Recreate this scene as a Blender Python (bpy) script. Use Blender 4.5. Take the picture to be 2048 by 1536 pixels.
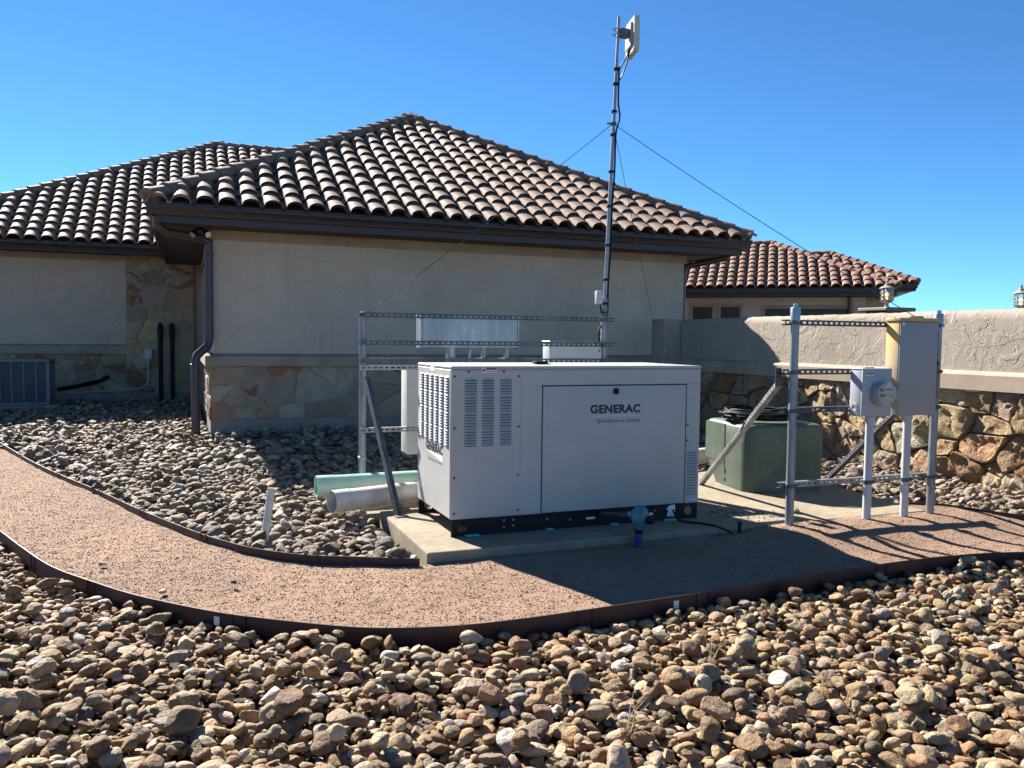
import bpy, bmesh, math, random
import numpy as np
from mathutils import Vector, Matrix, noise as mnoise

for o in list(bpy.data.objects):
    bpy.data.objects.remove(o)
SC = bpy.context.scene
COL = SC.collection
random.seed(7)
RNG = np.random.default_rng(11)
PI = math.pi

# ------------------------------------------------------------------ camera
CAM_H = 1.35
YAW, PITCH, ROLL = -0.376693, 0.0531446, 0.0109647
def cam_axes():
    cy, sy, cp, sp = math.cos(YAW), math.sin(YAW), math.cos(PITCH), math.sin(PITCH)
    fwd = Vector((-sy*cp, cy*cp, -sp)); right = Vector((cy, sy, 0)); up = right.cross(fwd)
    cr, sr = math.cos(ROLL), math.sin(ROLL)
    return cr*right + sr*up, -sr*right + cr*up, fwd
CR, CU, CF = cam_axes()
cd = bpy.data.cameras.new('camera'); cam = bpy.data.objects.new('camera', cd); COL.objects.link(cam)
cd.sensor_fit = 'HORIZONTAL'; cd.sensor_width = 36; cd.lens = 36*1681.5/2048
cd.clip_start = 0.05; cd.clip_end = 4000
M = Matrix((CR, CU, -CF)).transposed().to_4x4(); M.translation = (0, 0, CAM_H)
cam.matrix_world = M
SC.camera = cam

# ------------------------------------------------------------------ light
SUN = Vector((-0.40, 1.30, 1.0)).normalized()      # towards the sun
el = math.asin(SUN.z)
w = bpy.data.worlds.new('World'); SC.world = w; w.use_nodes = True
nt = w.node_tree; nt.nodes.clear()
sky = nt.nodes.new('ShaderNodeTexSky'); sky.sky_type = 'NISHITA'; sky.sun_disc = False
sky.sun_elevation = el; sky.sun_rotation = math.atan2(SUN.x, SUN.y)
sky.altitude = 300; sky.air_density = 0.6; sky.dust_density = 0.0; sky.ozone_density = 10.0
bg = nt.nodes.new('ShaderNodeBackground'); bg.inputs['Strength'].default_value = 0.06
wo = nt.nodes.new('ShaderNodeOutputWorld')
gr = nt.nodes.new('ShaderNodeMix'); gr.data_type = 'RGBA'; gr.blend_type = 'MULTIPLY'; gr.inputs[0].default_value = 1.0
gr.inputs[7].default_value = (0.80, 1.06, 1.0, 1)
nt.links.new(sky.outputs[0], gr.inputs[6]); nt.links.new(gr.outputs[2], bg.inputs[0]); nt.links.new(bg.outputs[0], wo.inputs[0])
ld = bpy.data.lights.new('sun', 'SUN'); ld.energy = 5.0; ld.angle = math.radians(0.53); ld.color = (1.0, 0.95, 0.88)
sun = bpy.data.objects.new('sun', ld); COL.objects.link(sun)
sun.rotation_euler = (-SUN).to_track_quat('-Z', 'Y').to_euler(); sun.location = (-6, 20, 16)
vs = SC.view_settings
vs.view_transform = 'Standard'; vs.look = 'None'; vs.gamma = 1; vs.use_curve_mapping = False
vs.exposure = 1.72
SC.cycles.max_bounces = 6

# ------------------------------------------------------------------ materials
MATS = {}
def newmat(name):
    m = bpy.data.materials.new(name); m.use_nodes = True
    n = m.node_tree.nodes; n.clear()
    out = n.new('ShaderNodeOutputMaterial'); b = n.new('ShaderNodeBsdfPrincipled')
    m.node_tree.links.new(b.outputs[0], out.inputs[0])
    return m, m.node_tree, b
def nd(t, typ, **kw):
    n = t.nodes.new(typ)
    for k, v in kw.items():
        if k in n.inputs.keys() if not isinstance(k, int) else False:
            n.inputs[k].default_value = v
        else:
            setattr(n, k, v)
    return n
def noise(t, vec, scale, detail=4, rough=0.55, dist=0.0):
    n = t.nodes.new('ShaderNodeTexNoise'); n.inputs['Scale'].default_value = scale
    n.inputs['Detail'].default_value = detail; n.inputs['Roughness'].default_value = rough
    n.inputs['Distortion'].default_value = dist
    t.links.new(vec, n.inputs['Vector']); return n
def ramp(t, fac, stops):
    r = t.nodes.new('ShaderNodeValToRGB'); cr = r.color_ramp
    while len(cr.elements) < len(stops): cr.elements.new(0.5)
    for e, (p, c) in zip(cr.elements, stops):
        e.position = p; e.color = (*c, 1) if len(c) == 3 else c
    t.links.new(fac, r.inputs[0]); return r
def mixc(t, fac, a, b, mode='MIX'):
    m = t.nodes.new('ShaderNodeMix'); m.data_type = 'RGBA'; m.blend_type = mode
    for i, v in ((0, fac), (6, a), (7, b)):
        if hasattr(v, 'is_output') or hasattr(v, 'links'):
            t.links.new(v, m.inputs[i])
        elif i == 0: m.inputs[0].default_value = v
        else: m.inputs[i].default_value = (*v, 1)
    return m.outputs[2]
def bump(t, h, strength, dist, normal=None):
    b = t.nodes.new('ShaderNodeBump'); b.inputs['Strength'].default_value = strength; b.inputs['Distance'].default_value = dist
    t.links.new(h, b.inputs['Height'])
    if normal is not None: t.links.new(normal, b.inputs['Normal'])
    return b.outputs[0]
def coord(t, which='Object'):
    return t.nodes.new('ShaderNodeTexCoord').outputs[which]
def geopos(t):
    return t.nodes.new('ShaderNodeNewGeometry').outputs['Position']
def simple(name, col, rough=0.5, metal=0.0, var=0.12, scale=6.0, bmp=0.0, bscale=60.0, bdist=0.004, spec=0.5, col2=None):
    """painted / plain surface with uneven tone and fine relief (world coordinates)"""
    if name in MATS: return MATS[name]
    m, t, b = newmat(name)
    p = geopos(t)
    n1 = noise(t, p, scale, 6, 0.6)
    c2 = col2 or tuple(max(0, c*(1-var*2)) for c in col)
    c1 = tuple(min(1, c*(1+var*0.6)) for c in col)
    r = ramp(t, n1.outputs[0], [(0.3, c2), (0.7, c1)])
    t.links.new(r.outputs[0], b.inputs['Base Color'])
    b.inputs['Metallic'].default_value = metal
    b.inputs['Specular IOR Level'].default_value = spec
    n2 = noise(t, p, scale*4, 4)
    mr = t.nodes.new('ShaderNodeMapRange'); mr.inputs[3].default_value = max(0.05, rough-0.1); mr.inputs[4].default_value = min(1, rough+0.12)
    t.links.new(n2.outputs[0], mr.inputs[0]); t.links.new(mr.outputs[0], b.inputs['Roughness'])
    if bmp > 0:
        n3 = noise(t, p, bscale, 5)
        t.links.new(bump(t, n3.outputs[0], bmp, bdist), b.inputs['Normal'])
    MATS[name] = m; return m

def stucco(name, col, strength=0.6, dist=0.02, stain=0.25, fine=1.0):
    m, t, b = newmat(name); p = geopos(t)
    # skip-trowel plaster: overlapping flat smears with sharp broken edges + grain
    def smear(scale, rot, lo, hi, distort, str_):
        mp = t.nodes.new('ShaderNodeMapping'); mp.inputs['Scale'].default_value = str_; mp.inputs['Rotation'].default_value = rot
        t.links.new(p, mp.inputs[0]); n_ = noise(t, mp.outputs[0], scale, 3.5, 0.5, distort)
        return ramp(t, n_.outputs[0], [(lo, (0, 0, 0)), (hi, (1, 1, 1))]).outputs[0]
    s1 = smear(2.6*fine, (0.3, 0.5, 0.1), 0.49, 0.505, 0.9, (1, 1, 1.5)); s2 = smear(4.2*fine, (-0.6, -0.4, 0.7), 0.54, 0.555, 1.3, (1.2, 1.2, 1)); s3 = smear(7.5*fine, (0.9, 0.2, -0.4), 0.57, 0.59, 1.6, (1, 1, 1.6))
    vo = t.nodes.new('ShaderNodeTexVoronoi'); vo.inputs['Scale'].default_value = 3.2*fine; vo.inputs['Randomness'].default_value = 1
    dn = noise(t, p, 3.0, 3); v1 = t.nodes.new('ShaderNodeVectorMath'); v1.operation = 'MULTIPLY_ADD'; v1.inputs[1].default_value = (0.22, 0.22, 0.22)
    t.links.new(dn.outputs['Color'], v1.inputs[0]); t.links.new(p, v1.inputs[2]); t.links.new(v1.outputs[0], vo.inputs['Vector'])
    bw_ = t.nodes.new('ShaderNodeRGBToBW'); t.links.new(vo.outputs['Color'], bw_.inputs[0])
    plate = noise(t, p, 3.0, 3, 0.4); grain = noise(t, p, 110, 4)
    a1 = mixc(t, 0.6, s1, s2, 'ADD'); a1 = mixc(t, 0.3, a1, s3, 'ADD'); a1 = mixc(t, 1.0, a1, bw_.outputs[0], 'ADD')
    a2 = mixc(t, 0.8, a1, plate.outputs[0], 'ADD')
    a3 = mixc(t, 0.22, a2, grain.outputs[0], 'ADD')
    t.links.new(bump(t, a3, strength, dist), b.inputs['Normal'])
    st = noise(t, p, 0.9, 6, 0.65)
    r = ramp(t, st.outputs[0], [(0.32, tuple(c*(1-stain) for c in col)), (0.62, col)])
    mpv = t.nodes.new('ShaderNodeMapping'); mpv.inputs['Scale'].default_value = (5, 5, 0.35); t.links.new(p, mpv.inputs[0])
    strk = noise(t, mpv.outputs[0], 1.0, 4, 0.6)
    r2 = ramp(t, strk.outputs[0], [(0.55, (1, 1, 1)), (0.78, (0.88, 0.87, 0.85))])
    c = mixc(t, 1.0, r.outputs[0], r2.outputs[0], 'MULTIPLY')
    fn = noise(t, p, 30, 4)
    r3 = ramp(t, fn.outputs[0], [(0.3, (0.9, 0.9, 0.9)), (0.7, (1, 1, 1))])
    c = mixc(t, 1.0, c, r3.outputs[0], 'MULTIPLY')
    t.links.new(c, b.inputs['Base Color']); b.inputs['Roughness'].default_value = 0.92; b.inputs['Specular IOR Level'].default_value = 0.2
    return m

def stone_mat(name, use_attr=False, bscale=9.0, bstr=0.7, bdist=0.02, mott=0.35, rough=0.8, spec=0.3, band=False):
    """natural stone: own colour per piece, mottled, rough relief"""
    m, t, b = newmat(name)
    if use_attr:
        a = t.nodes.new('ShaderNodeAttribute'); a.attribute_name = 'tint'; base = a.outputs['Color']
    else:
        base = t.nodes.new('ShaderNodeObjectInfo').outputs['Color']
    p = geopos(t)
    n1 = noise(t, p, bscale, 6, 0.65, 0.4)
    r1 = ramp(t, n1.outputs[0], [(0.28, (1-mott,)*3), (0.55, (1, 1, 1)), (0.75, (1+mott*0.4, 1+mott*0.35, 1+mott*0.25))])
    c = mixc(t, 1.0, base, r1.outputs[0], 'MULTIPLY')
    n2 = noise(t, p, bscale*0.45, 4, 0.6)
    r2 = ramp(t, n2.outputs[0], [(0.5, (1, 1, 1)), (0.7, (1.12, 0.86, 0.66))])
    c = mixc(t, 0.12 if band else 0.5, c, r2.outputs[0], 'MULTIPLY')
    n5 = noise(t, p, bscale*3.3, 5, 0.7, 0.6)
    r5 = ramp(t, n5.outputs[0], [(0.60, (1, 1, 1)), (0.70, (0.42, 0.38, 0.34))])
    c = mixc(t, 0.75, c, r5.outputs[0], 'MULTIPLY')
    if band:
        wv = t.nodes.new('ShaderNodeTexWave'); wv.wave_type = 'RINGS'; wv.inputs['Scale'].default_value = 5.0; wv.inputs['Distortion'].default_value = 5
        wv.inputs['Detail'].default_value = 1.5; t.links.new(p, wv.inputs['Vector'])
        ob = t.nodes.new('ShaderNodeObjectInfo')
        sel = ramp(t, ob.outputs['Random'], [(0.80, (0, 0, 0)), (0.81, (1, 1, 1))])
        rb = ramp(t, wv.outputs[0], [(0.45, (1, 1, 1)), (0.7, (0.78, 0.50, 0.40))])
        cb = mixc(t, 1.0, c, rb.outputs[0], 'MULTIPLY')
        c = mixc(t, sel.outputs[0], c, cb)
    t.links.new(c, b.inputs['Base Color'])
    b.inputs['Roughness'].default_value = rough; b.inputs['Specular IOR Level'].default_value = spec; b.inputs['Specular Tint'].default_value = (1.0, 0.85, 0.68, 1)
    n3 = noise(t, p, bscale*2.2, 8, 0.62, 0.3)
    n4 = noise(t, p, bscale*9, 4, 0.6)
    h = mixc(t, 0.25, n3.outputs[0], n4.outputs[0], 'ADD')
    t.links.new(bump(t, h, bstr, bdist), b.inputs['Normal'])
    return m

def tile_mat(name):
    m, t, b = newmat(name)
    oi = t.nodes.new('ShaderNodeObjectInfo'); p = geopos(t)
    n1 = noise(t, p, 7, 6, 0.7, 0.3)
    r1 = ramp(t, n1.outputs[0], [(0.33, (0.80, 0.79, 0.78)), (0.52, (1, 1, 1)), (0.75, (1.06, 1.04, 1.02))])
    c = mixc(t, 1.0, oi.outputs['Color'], r1.outputs[0], 'MULTIPLY')
    n2 = noise(t, p, 22, 4, 0.6)
    r2 = ramp(t, n2.outputs[0], [(0.60, (1, 1, 1)), (0.70, (0.62, 0.62, 0.62))])
    c = mixc(t, 0.8, c, r2.outputs[0], 'MULTIPLY')
    t.links.new(c, b.inputs['Base Color']); b.inputs['Roughness'].default_value = 0.72; b.inputs['Specular IOR Level'].default_value = 0.14; b.inputs['Specular Tint'].default_value = (1.0, 0.80, 0.66, 1)
    n3 = noise(t, p, 45, 5)
    t.links.new(bump(t, n3.outputs[0], 0.35, 0.006), b.inputs['Normal'])
    return m

def galv(name, col=(0.42, 0.44, 0.46), rough=0.5, metal=0.55, streak=0.4):
    m, t, b = newmat(name); p = geopos(t)
    mp = t.nodes.new('ShaderNodeMapping'); mp.inputs['Scale'].default_value = (9, 9, 2.0); t.links.new(p, mp.inputs[0])
    n1 = noise(t, mp.outputs[0], 1.0, 6, 0.65)
    r = ramp(t, n1.outputs[0], [(0.33, tuple(c*(1-streak) for c in col)), (0.5, col), (0.68, tuple(min(1, c*1.35) for c in col))])
    vo = t.nodes.new('ShaderNodeTexVoronoi'); vo.inputs['Scale'].default_value = 70; t.links.new(p, vo.inputs['Vector'])
    r2 = ramp(t, vo.outputs['Color'], [(0.0, (0.86, 0.86, 0.86)), (1.0, (1, 1, 1))])
    c = mixc(t, 1.0, r.outputs[0], r2.outputs[0], 'MULTIPLY')
    t.links.new(c, b.inputs['Base Color']); b.inputs['Metallic'].default_value = metal; b.inputs['Roughness'].default_value = rough
    return m

def concrete_mat(name, col):
    m, t, b = newmat(name); p = geopos(t)
    n1 = noise(t, p, 2.2, 7, 0.65); n2 = noise(t, p, 14, 6, 0.7); n3 = noise(t, p, 160, 3)
    r = ramp(t, n1.outputs[0], [(0.3, tuple(c*0.72 for c in col)), (0.65, col)])
    r2 = ramp(t, n2.outputs[0], [(0.35, (0.78, 0.76, 0.73)), (0.6, (1, 1, 1))])
    c = mixc(t, 1.0, r.outputs[0], r2.outputs[0], 'MULTIPLY')
    r3 = ramp(t, n3.outputs[0], [(0.35, (0.8, 0.8, 0.8)), (0.6, (1, 1, 1))])
    c = mixc(t, 0.7, c, r3.outputs[0], 'MULTIPLY')
    t.links.new(c, b.inputs['Base Color']); b.inputs['Roughness'].default_value = 0.9; b.inputs['Specular IOR Level'].default_value = 0.2
    h = mixc(t, 0.5, n2.outputs[0], n3.outputs[0], 'ADD')
    t.links.new(bump(t, h, 0.5, 0.006), b.inputs['Normal'])
    return m

def path_mat(name):
    m, t, b = newmat(name); p = geopos(t)
    n1 = noise(t, p, 1.1, 5, 0.6); n2 = noise(t, p, 210, 3, 0.7); n3 = noise(t, p, 9, 6, 0.7)
    r = ramp(t, n1.outputs[0], [(0.35, (0.235, 0.155, 0.108)), (0.65, (0.285, 0.19, 0.132))])
    r2 = ramp(t, n2.outputs[0], [(0.32, (0.62, 0.60, 0.60)), (0.52, (1, 1, 1)), (0.72, (1.25, 1.23, 1.2))])
    c = mixc(t, 1.0, r.outputs[0], r2.outputs[0], 'MULTIPLY')
    r3 = ramp(t, n3.outputs[0], [(0.3, (0.70, 0.67, 0.66)), (0.52, (1, 1, 1)), (0.7, (1.08, 1.06, 1.03))])
    c = mixc(t, 0.8, c, r3.outputs[0], 'MULTIPLY')
    t.links.new(c, b.inputs['Base Color']); b.inputs['Roughness'].default_value = 0.95; b.inputs['Specular IOR Level'].default_value = 0.15
    vo = t.nodes.new('ShaderNodeTexVoronoi'); vo.inputs['Scale'].default_value = 190; t.links.new(p, vo.inputs['Vector'])
    h = mixc(t, 0.6, vo.outputs['Distance'], n2.outputs[0], 'ADD')
    t.links.new(bump(t, n2.outputs[0], 0.35, 0.003), b.inputs['Normal'])
    return m

def attr_mat(name, rough=0.9):
    m, t, b = newmat(name)
    a = t.nodes.new('ShaderNodeAttribute'); a.attribute_name = 'tint'
    t.links.new(a.outputs['Color'], b.inputs['Base Color']); b.inputs['Roughness'].default_value = rough; b.inputs['Specular IOR Level'].default_value = 0.2
    return m
def emit_mat(name, col, s):
    m, t, b = newmat(name)
    b.inputs['Base Color'].default_value = (*col, 1); b.inputs['Emission Color'].default_value = (*col, 1); b.inputs['Emission Strength'].default_value = s
    return m
def glass_mat(name, col=(0.9, 0.93, 0.95), rough=0.08):
    m, t, b = newmat(name)
    b.inputs['Base Color'].default_value = (*col, 1); b.inputs['Transmission Weight'].default_value = 0.9; b.inputs['Roughness'].default_value = rough; b.inputs['IOR'].default_value = 1.3
    return m

STUCCO = stucco('stucco_house', (0.55, 0.45, 0.345), 0.62, 0.011, 0.16, 0.70)
STUCCO_W = stucco('stucco_wall', (0.38, 0.32, 0.255), 0.8, 0.008, 0.22, 1.1)
TRIM = simple('trim_tan', (0.33, 0.255, 0.19), 0.85, var=0.12, scale=3, bmp=0.3, bscale=50)
LEDGE = simple('ledge_tan', (0.36, 0.28, 0.205), 0.88, var=0.14, scale=3, bmp=0.4, bscale=40)
BROWN = simple('brown_metal', (0.034, 0.021, 0.019), 0.45, var=0.12, scale=4)
SOFFIT = simple('brown_soffit', (0.05, 0.032, 0.027), 0.7, var=0.12, scale=4)
DOWNS = simple('downspout_brown', (0.07, 0.043, 0.039), 0.4, var=0.1, scale=5)
STONE = stone_mat('wall_stone', bscale=9, bstr=1.0, bdist=0.075, mott=0.45)
STONE_H = stone_mat('house_stone', bscale=6, bstr=0.6, bdist=0.015, mott=0.3, band=True)
MORTAR = simple('mortar', (0.36, 0.305, 0.23), 0.95, var=0.2, scale=12, bmp=0.6, bscale=50, bdist=0.008)
MORTAR_D = simple('mortar_dark', (0.16, 0.125, 0.09), 0.95, var=0.25, scale=12, bmp=0.6, bscale=40, bdist=0.01)
FOUND = concrete_mat('foundation', (0.34, 0.30, 0.26))
CONC = concrete_mat('concrete', (0.34, 0.285, 0.205))
TILE = tile_mat('roof_tile')
TILE_SHADE = simple('tile_butt_shade', (0.04, 0.026, 0.022), 0.9, spec=0.2)  # near-black tile ends: the shade on the lower lips put into the colour
TILEB = simple('roof_underlay', (0.10, 0.075, 0.062), 0.95, var=0.1)
ROCK = stone_mat('river_rock', False, 20, 1.0, 0.015, 0.46, 0.62, 0.26)
ROCKS = stone_mat('river_rock_mass', True, 20, 1.0, 0.015, 0.46, 0.66, 0.2)
GRAIN = attr_mat('granite_grain')
PATH = path_mat('crushed_granite')
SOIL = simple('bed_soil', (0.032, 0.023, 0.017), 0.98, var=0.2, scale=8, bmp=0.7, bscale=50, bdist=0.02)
GROUND = simple('dry_ground', (0.22, 0.18, 0.12), 0.98, var=0.25, scale=1.5, bmp=0.6, bscale=30, bdist=0.02)
STEEL_EDGE = simple('edging_steel', (0.042, 0.016, 0.014), 0.55, metal=0.1, var=0.2, scale=5, bmp=0.15, bscale=40)
def gen_paint():
    m, t, b = newmat('generator_white'); p = geopos(t); base = (0.43, 0.42, 0.395)
    mp = t.nodes.new('ShaderNodeMapping'); mp.inputs['Scale'].default_value = (14, 14, 1.1); t.links.new(p, mp.inputs[0])
    n1 = noise(t, mp.outputs[0], 1.0, 5, 0.6); n2 = noise(t, p, 2.5, 6, 0.6); n3 = noise(t, p, 90, 4, 0.7)
    r1 = ramp(t, n1.outputs[0], [(0.42, base), (0.80, (0.40, 0.39, 0.365))])
    r2 = ramp(t, n2.outputs[0], [(0.3, (0.90, 0.89, 0.87)), (0.6, (1, 1, 1))])
    r3 = ramp(t, n3.outputs[0], [(0.66, (1, 1, 1)), (0.74, (0.80, 0.77, 0.73))])
    c = mixc(t, 1.0, r1.outputs[0], r2.outputs[0], 'MULTIPLY'); c = mixc(t, 0.6, c, r3.outputs[0], 'MULTIPLY')
    t.links.new(c, b.inputs['Base Color'])
    rr = t.nodes.new('ShaderNodeMapRange'); rr.inputs[3].default_value = 0.38; rr.inputs[4].default_value = 0.6; t.links.new(n2.outputs[0], rr.inputs[0]); t.links.new(rr.outputs[0], b.inputs['Roughness'])
    n4 = noise(t, p, 1.6, 2); t.links.new(bump(t, n4.outputs[0], 0.25, 0.012), b.inputs['Normal'])
    return m
WHITE = gen_paint()
GAPM = simple('gap_shade', (0.02, 0.02, 0.022), 0.8)  # near-black colour standing in for shade inside slits and seams
BLACK = simple('black_paint', (0.007, 0.007, 0.011), 0.5, var=0.1, spec=0.25)
RUBBER = simple('black_rubber', (0.012, 0.012, 0.013), 0.6, var=0.1, spec=0.2)
INK = simple('ink_black', (0.012, 0.014, 0.022), 0.5)
INKG = simple('ink_grey', (0.09, 0.095, 0.11), 0.6)
GALV = galv('galvanized', (0.26, 0.275, 0.29), 0.45, 0.55)
GALVD = galv('galvanized_dull', (0.085, 0.092, 0.10), 0.5, 0.4)
GALVB = galv('galvanized_sheet', (0.26, 0.31, 0.34), 0.45, 0.5, 0.15)
CABW = simple('cabinet_white', (0.44, 0.455, 0.435), 0.45, var=0.04, scale=3)
BOXG = simple('meter_grey', (0.36, 0.375, 0.40), 0.45, var=0.04, scale=3)
PVCG = simple('pvc_grey', (0.45, 0.46, 0.475), 0.4, var=0.04)
PVCW = simple('pvc_white', (0.74, 0.70, 0.62), 0.38, var=0.06, scale=7, col2=(0.52, 0.44, 0.35))
PVCGR = simple('pvc_green', (0.25, 0.50, 0.40), 0.4, var=0.08, scale=6, col2=(0.40, 0.55, 0.45))
TEAL = simple('teal_paint', (0.045, 0.19, 0.205), 0.45, var=0.15, scale=20)
TEALF = simple('teal_foam', (0.09, 0.42, 0.40), 0.8, var=0.1)
BLUE = simple('blue_pipe', (0.008, 0.04, 0.20), 0.45, var=0.2, scale=20)
GREENT = simple('transformer_green', (0.085, 0.108, 0.080), 0.5, var=0.2, scale=4.5, col2=(0.055, 0.078, 0.056))
ACG = simple('ac_grey', (0.14, 0.165, 0.19), 0.5, var=0.05)
ACD = simple('ac_coil', (0.035, 0.045, 0.06), 0.6, var=0.1)
LABELW = simple('label_white', (0.70, 0.70, 0.68), 0.6, var=0.05)
RED = simple('label_red', (0.30, 0.055, 0.045), 0.6)
WOODB = simple('window_brown', (0.055, 0.028, 0.016), 0.55, var=0.25, scale=9)
PANE = simple('window_pane', (0.02, 0.018, 0.018), 0.12, var=0.1)
IVORY = simple('lantern_bronze', (0.36, 0.30, 0.23), 0.7, var=0.25, scale=20)
GLOW = emit_mat('lantern_bulb', (1.0, 0.62, 0.18), 0.9)
GLASS = glass_mat('glass_clear')
LCD = simple('lcd', (0.16, 0.16, 0.09), 0.3)
METERF = simple('meter_face', (0.62, 0.60, 0.52), 0.5)
ANT = simple('antenna_plastic', (0.46, 0.45, 0.42), 0.5, var=0.05)
STRAW = simple('dry_straw', (0.50, 0.38, 0.20), 0.85, var=0.2)
def aged_box():
    m, t, b = newmat('aged_enclosure')
    p = geopos(t); sep = t.nodes.new('ShaderNodeSeparateXYZ'); t.links.new(p, sep.inputs[0])
    n = noise(t, p, 5, 5)
    ad = t.nodes.new('ShaderNodeMath'); ad.operation = 'MULTIPLY_ADD'; ad.inputs[1].default_value = 0.25
    t.links.new(n.outputs[0], ad.inputs[0]); t.links.new(sep.outputs[2], ad.inputs[2])
    r = ramp(t, ad.outputs[0], [(0.0, (0.42, 0.42, 0.40)), (1.0, (0.58, 0.37, 0.12))])
    mr = t.nodes.new('ShaderNodeMapRange'); mr.inputs[1].default_value = 1.0; mr.inputs[2].default_value = 1.5
    t.links.new(ad.outputs[0], mr.inputs[0]); t.links.new(mr.outputs[0], r.inputs[0])
    t.links.new(r.outputs[0], b.inputs['Base Color']); b.inputs['Roughness'].default_value = 0.55
    return m
AGED = aged_box()

# ------------------------------------------------------------------ mesh helpers
ORG = {}
class MB:
    def __init__(s): s.v = []; s.f = []
    def add(s, v, f):
        o = len(s.v); s.v += [tuple(map(float, q)) for q in v]; s.f += [tuple(i+o for i in q) for q in f]; return s
    def box(s, x0, x1, y0, y1, z0, z1):
        return s.add([(x0,y0,z0),(x1,y0,z0),(x1,y1,z0),(x0,y1,z0),(x0,y0,z1),(x1,y0,z1),(x1,y1,z1),(x0,y1,z1)],
                     [(0,3,2,1),(4,5,6,7),(0,1,5,4),(1,2,6,5),(2,3,7,6),(3,0,4,7)])
    def bev(s, x0, x1, y0, y1, z0, z1, r=0.006, seg=2):
        bm = bmesh.new(); bmesh.ops.create_cube(bm, size=1)
        for v in bm.verts: v.co = (x0+(v.co.x+.5)*(x1-x0), y0+(v.co.y+.5)*(y1-y0), z0+(v.co.z+.5)*(z1-z0))
        bmesh.ops.bevel(bm, geom=list(bm.edges), offset=r, segments=seg, affect='EDGES', profile=0.5)
        bm.verts.index_update(); s.add([v.co for v in bm.verts], [[v.index for v in f.verts] for f in bm.faces]); bm.free(); return s
    def tube(s, pts, r, n=10, caps=True):
        pts = [Vector(p) for p in pts]; rs = r if isinstance(r, (list, tuple)) else [r]*len(pts)
        V = []; F = []; prev = None
        for i, p in enumerate(pts):
            d = (pts[min(i+1, len(pts)-1)] - pts[max(i-1, 0)]).normalized()
            if prev is None:
                a = d.orthogonal().normalized()
            else:
                a = prev - d*prev.dot(d)
                a = a.normalized() if a.length > 1e-6 else d.orthogonal().normalized()
            prev = a; b2 = d.cross(a)
            for k in range(n):
                t = 2*PI*k/n; V.append(p + (a*math.cos(t) + b2*math.sin(t))*rs[i])
        for i in range(len(pts)-1):
            for k in range(n):
                F.append((i*n+k, i*n+(k+1)%n, (i+1)*n+(k+1)%n, (i+1)*n+k))
        if caps: F += [tuple(reversed(range(n))), tuple((len(pts)-1)*n+k for k in range(n))]
        return s.add(V, F)
    def lathe(s, c, prof, n=20, ax=(0,0,1)):
        ax = Vector(ax).normalized(); a = ax.orthogonal().normalized(); b2 = ax.cross(a); c = Vector(c)
        V = []; F = []
        for r, z in prof:
            for k in range(n):
                t = 2*PI*k/n; V.append(c + ax*z + (a*math.cos(t)+b2*math.sin(t))*r)
        for i in range(len(prof)-1):
            for k in range(n): F.append((i*n+k, i*n+(k+1)%n, (i+1)*n+(k+1)%n, (i+1)*n+k))
        F += [tuple(reversed(range(n))), tuple((len(prof)-1)*n+k for k in range(n))]
        return s.add(V, F)
    def prism(s, poly, vec):
        vec = Vector(vec); n = len(poly); P = [Vector(p) for p in poly]
        V = P + [p+vec for p in P]
        F = [tuple(reversed(range(n))), tuple(range(n, 2*n))] + [(i, (i+1)%n, n+(i+1)%n, n+i) for i in range(n)]
        return s.add(V, F)
    def mesh(s, name, off=(0,0,0), smooth=None, mats=()):
        me = bpy.data.meshes.new(name)
        me.from_pydata([(x-off[0], y-off[1], z-off[2]) for x, y, z in s.v], [], s.f)
        bm = bmesh.new(); bm.from_mesh(me); bmesh.ops.recalc_face_normals(bm, faces=bm.faces); bm.to_mesh(me); bm.free()
        if smooth:
            me.polygons.foreach_set('use_smooth', [True]*len(me.polygons)); me.set_sharp_from_angle(angle=math.radians(smooth))
        for m in mats: me.materials.append(m)
        return me
    def build(s, name, mat, parent=None, smooth=None, color=None, **tags):
        off = (0,0,0)
        if parent is not None:
            off = ORG[parent]
        o = bpy.data.objects.new(name, s.mesh(name, off, smooth, [mat])); COL.objects.link(o)
        if parent is not None: o.parent = parent
        ORG[o] = off
        if color: o.color = (*color, 1)
        for k, v in tags.items(): o[k] = v
        return o
def thing(name, label, cat, loc, group=None):
    o = bpy.data.objects.new(name, None); COL.objects.link(o); o.location = loc; o.empty_display_size = 0.1
    ORG[o] = tuple(loc); o['label'] = label; o['category'] = cat
    if group: o['group'] = group
    return o
def inst(name, me, parent, mw, color=None):
    """a copy that shares mesh data, placed by a world matrix under parent"""
    o = bpy.data.objects.new(name, me); COL.objects.link(o)
    if parent is not None:
        o.parent = parent; ORG[o] = ORG[parent]
        mw = Matrix.Translation(-Vector(ORG[parent])) @ mw
    o.matrix_basis = mw
    if color: o.color = (*color, 1)
    return o
def proj(P):
    q = Vector(P) - Vector((0, 0, CAM_H)); z = q.dot(CF)
    if z < 0.05: return None
    return 1024 + 1681.5*q.dot(CR)/z, 768 - 1681.5*q.dot(CU)/z
def T(x, y, z): return Matrix.Translation((x, y, z))

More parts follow.
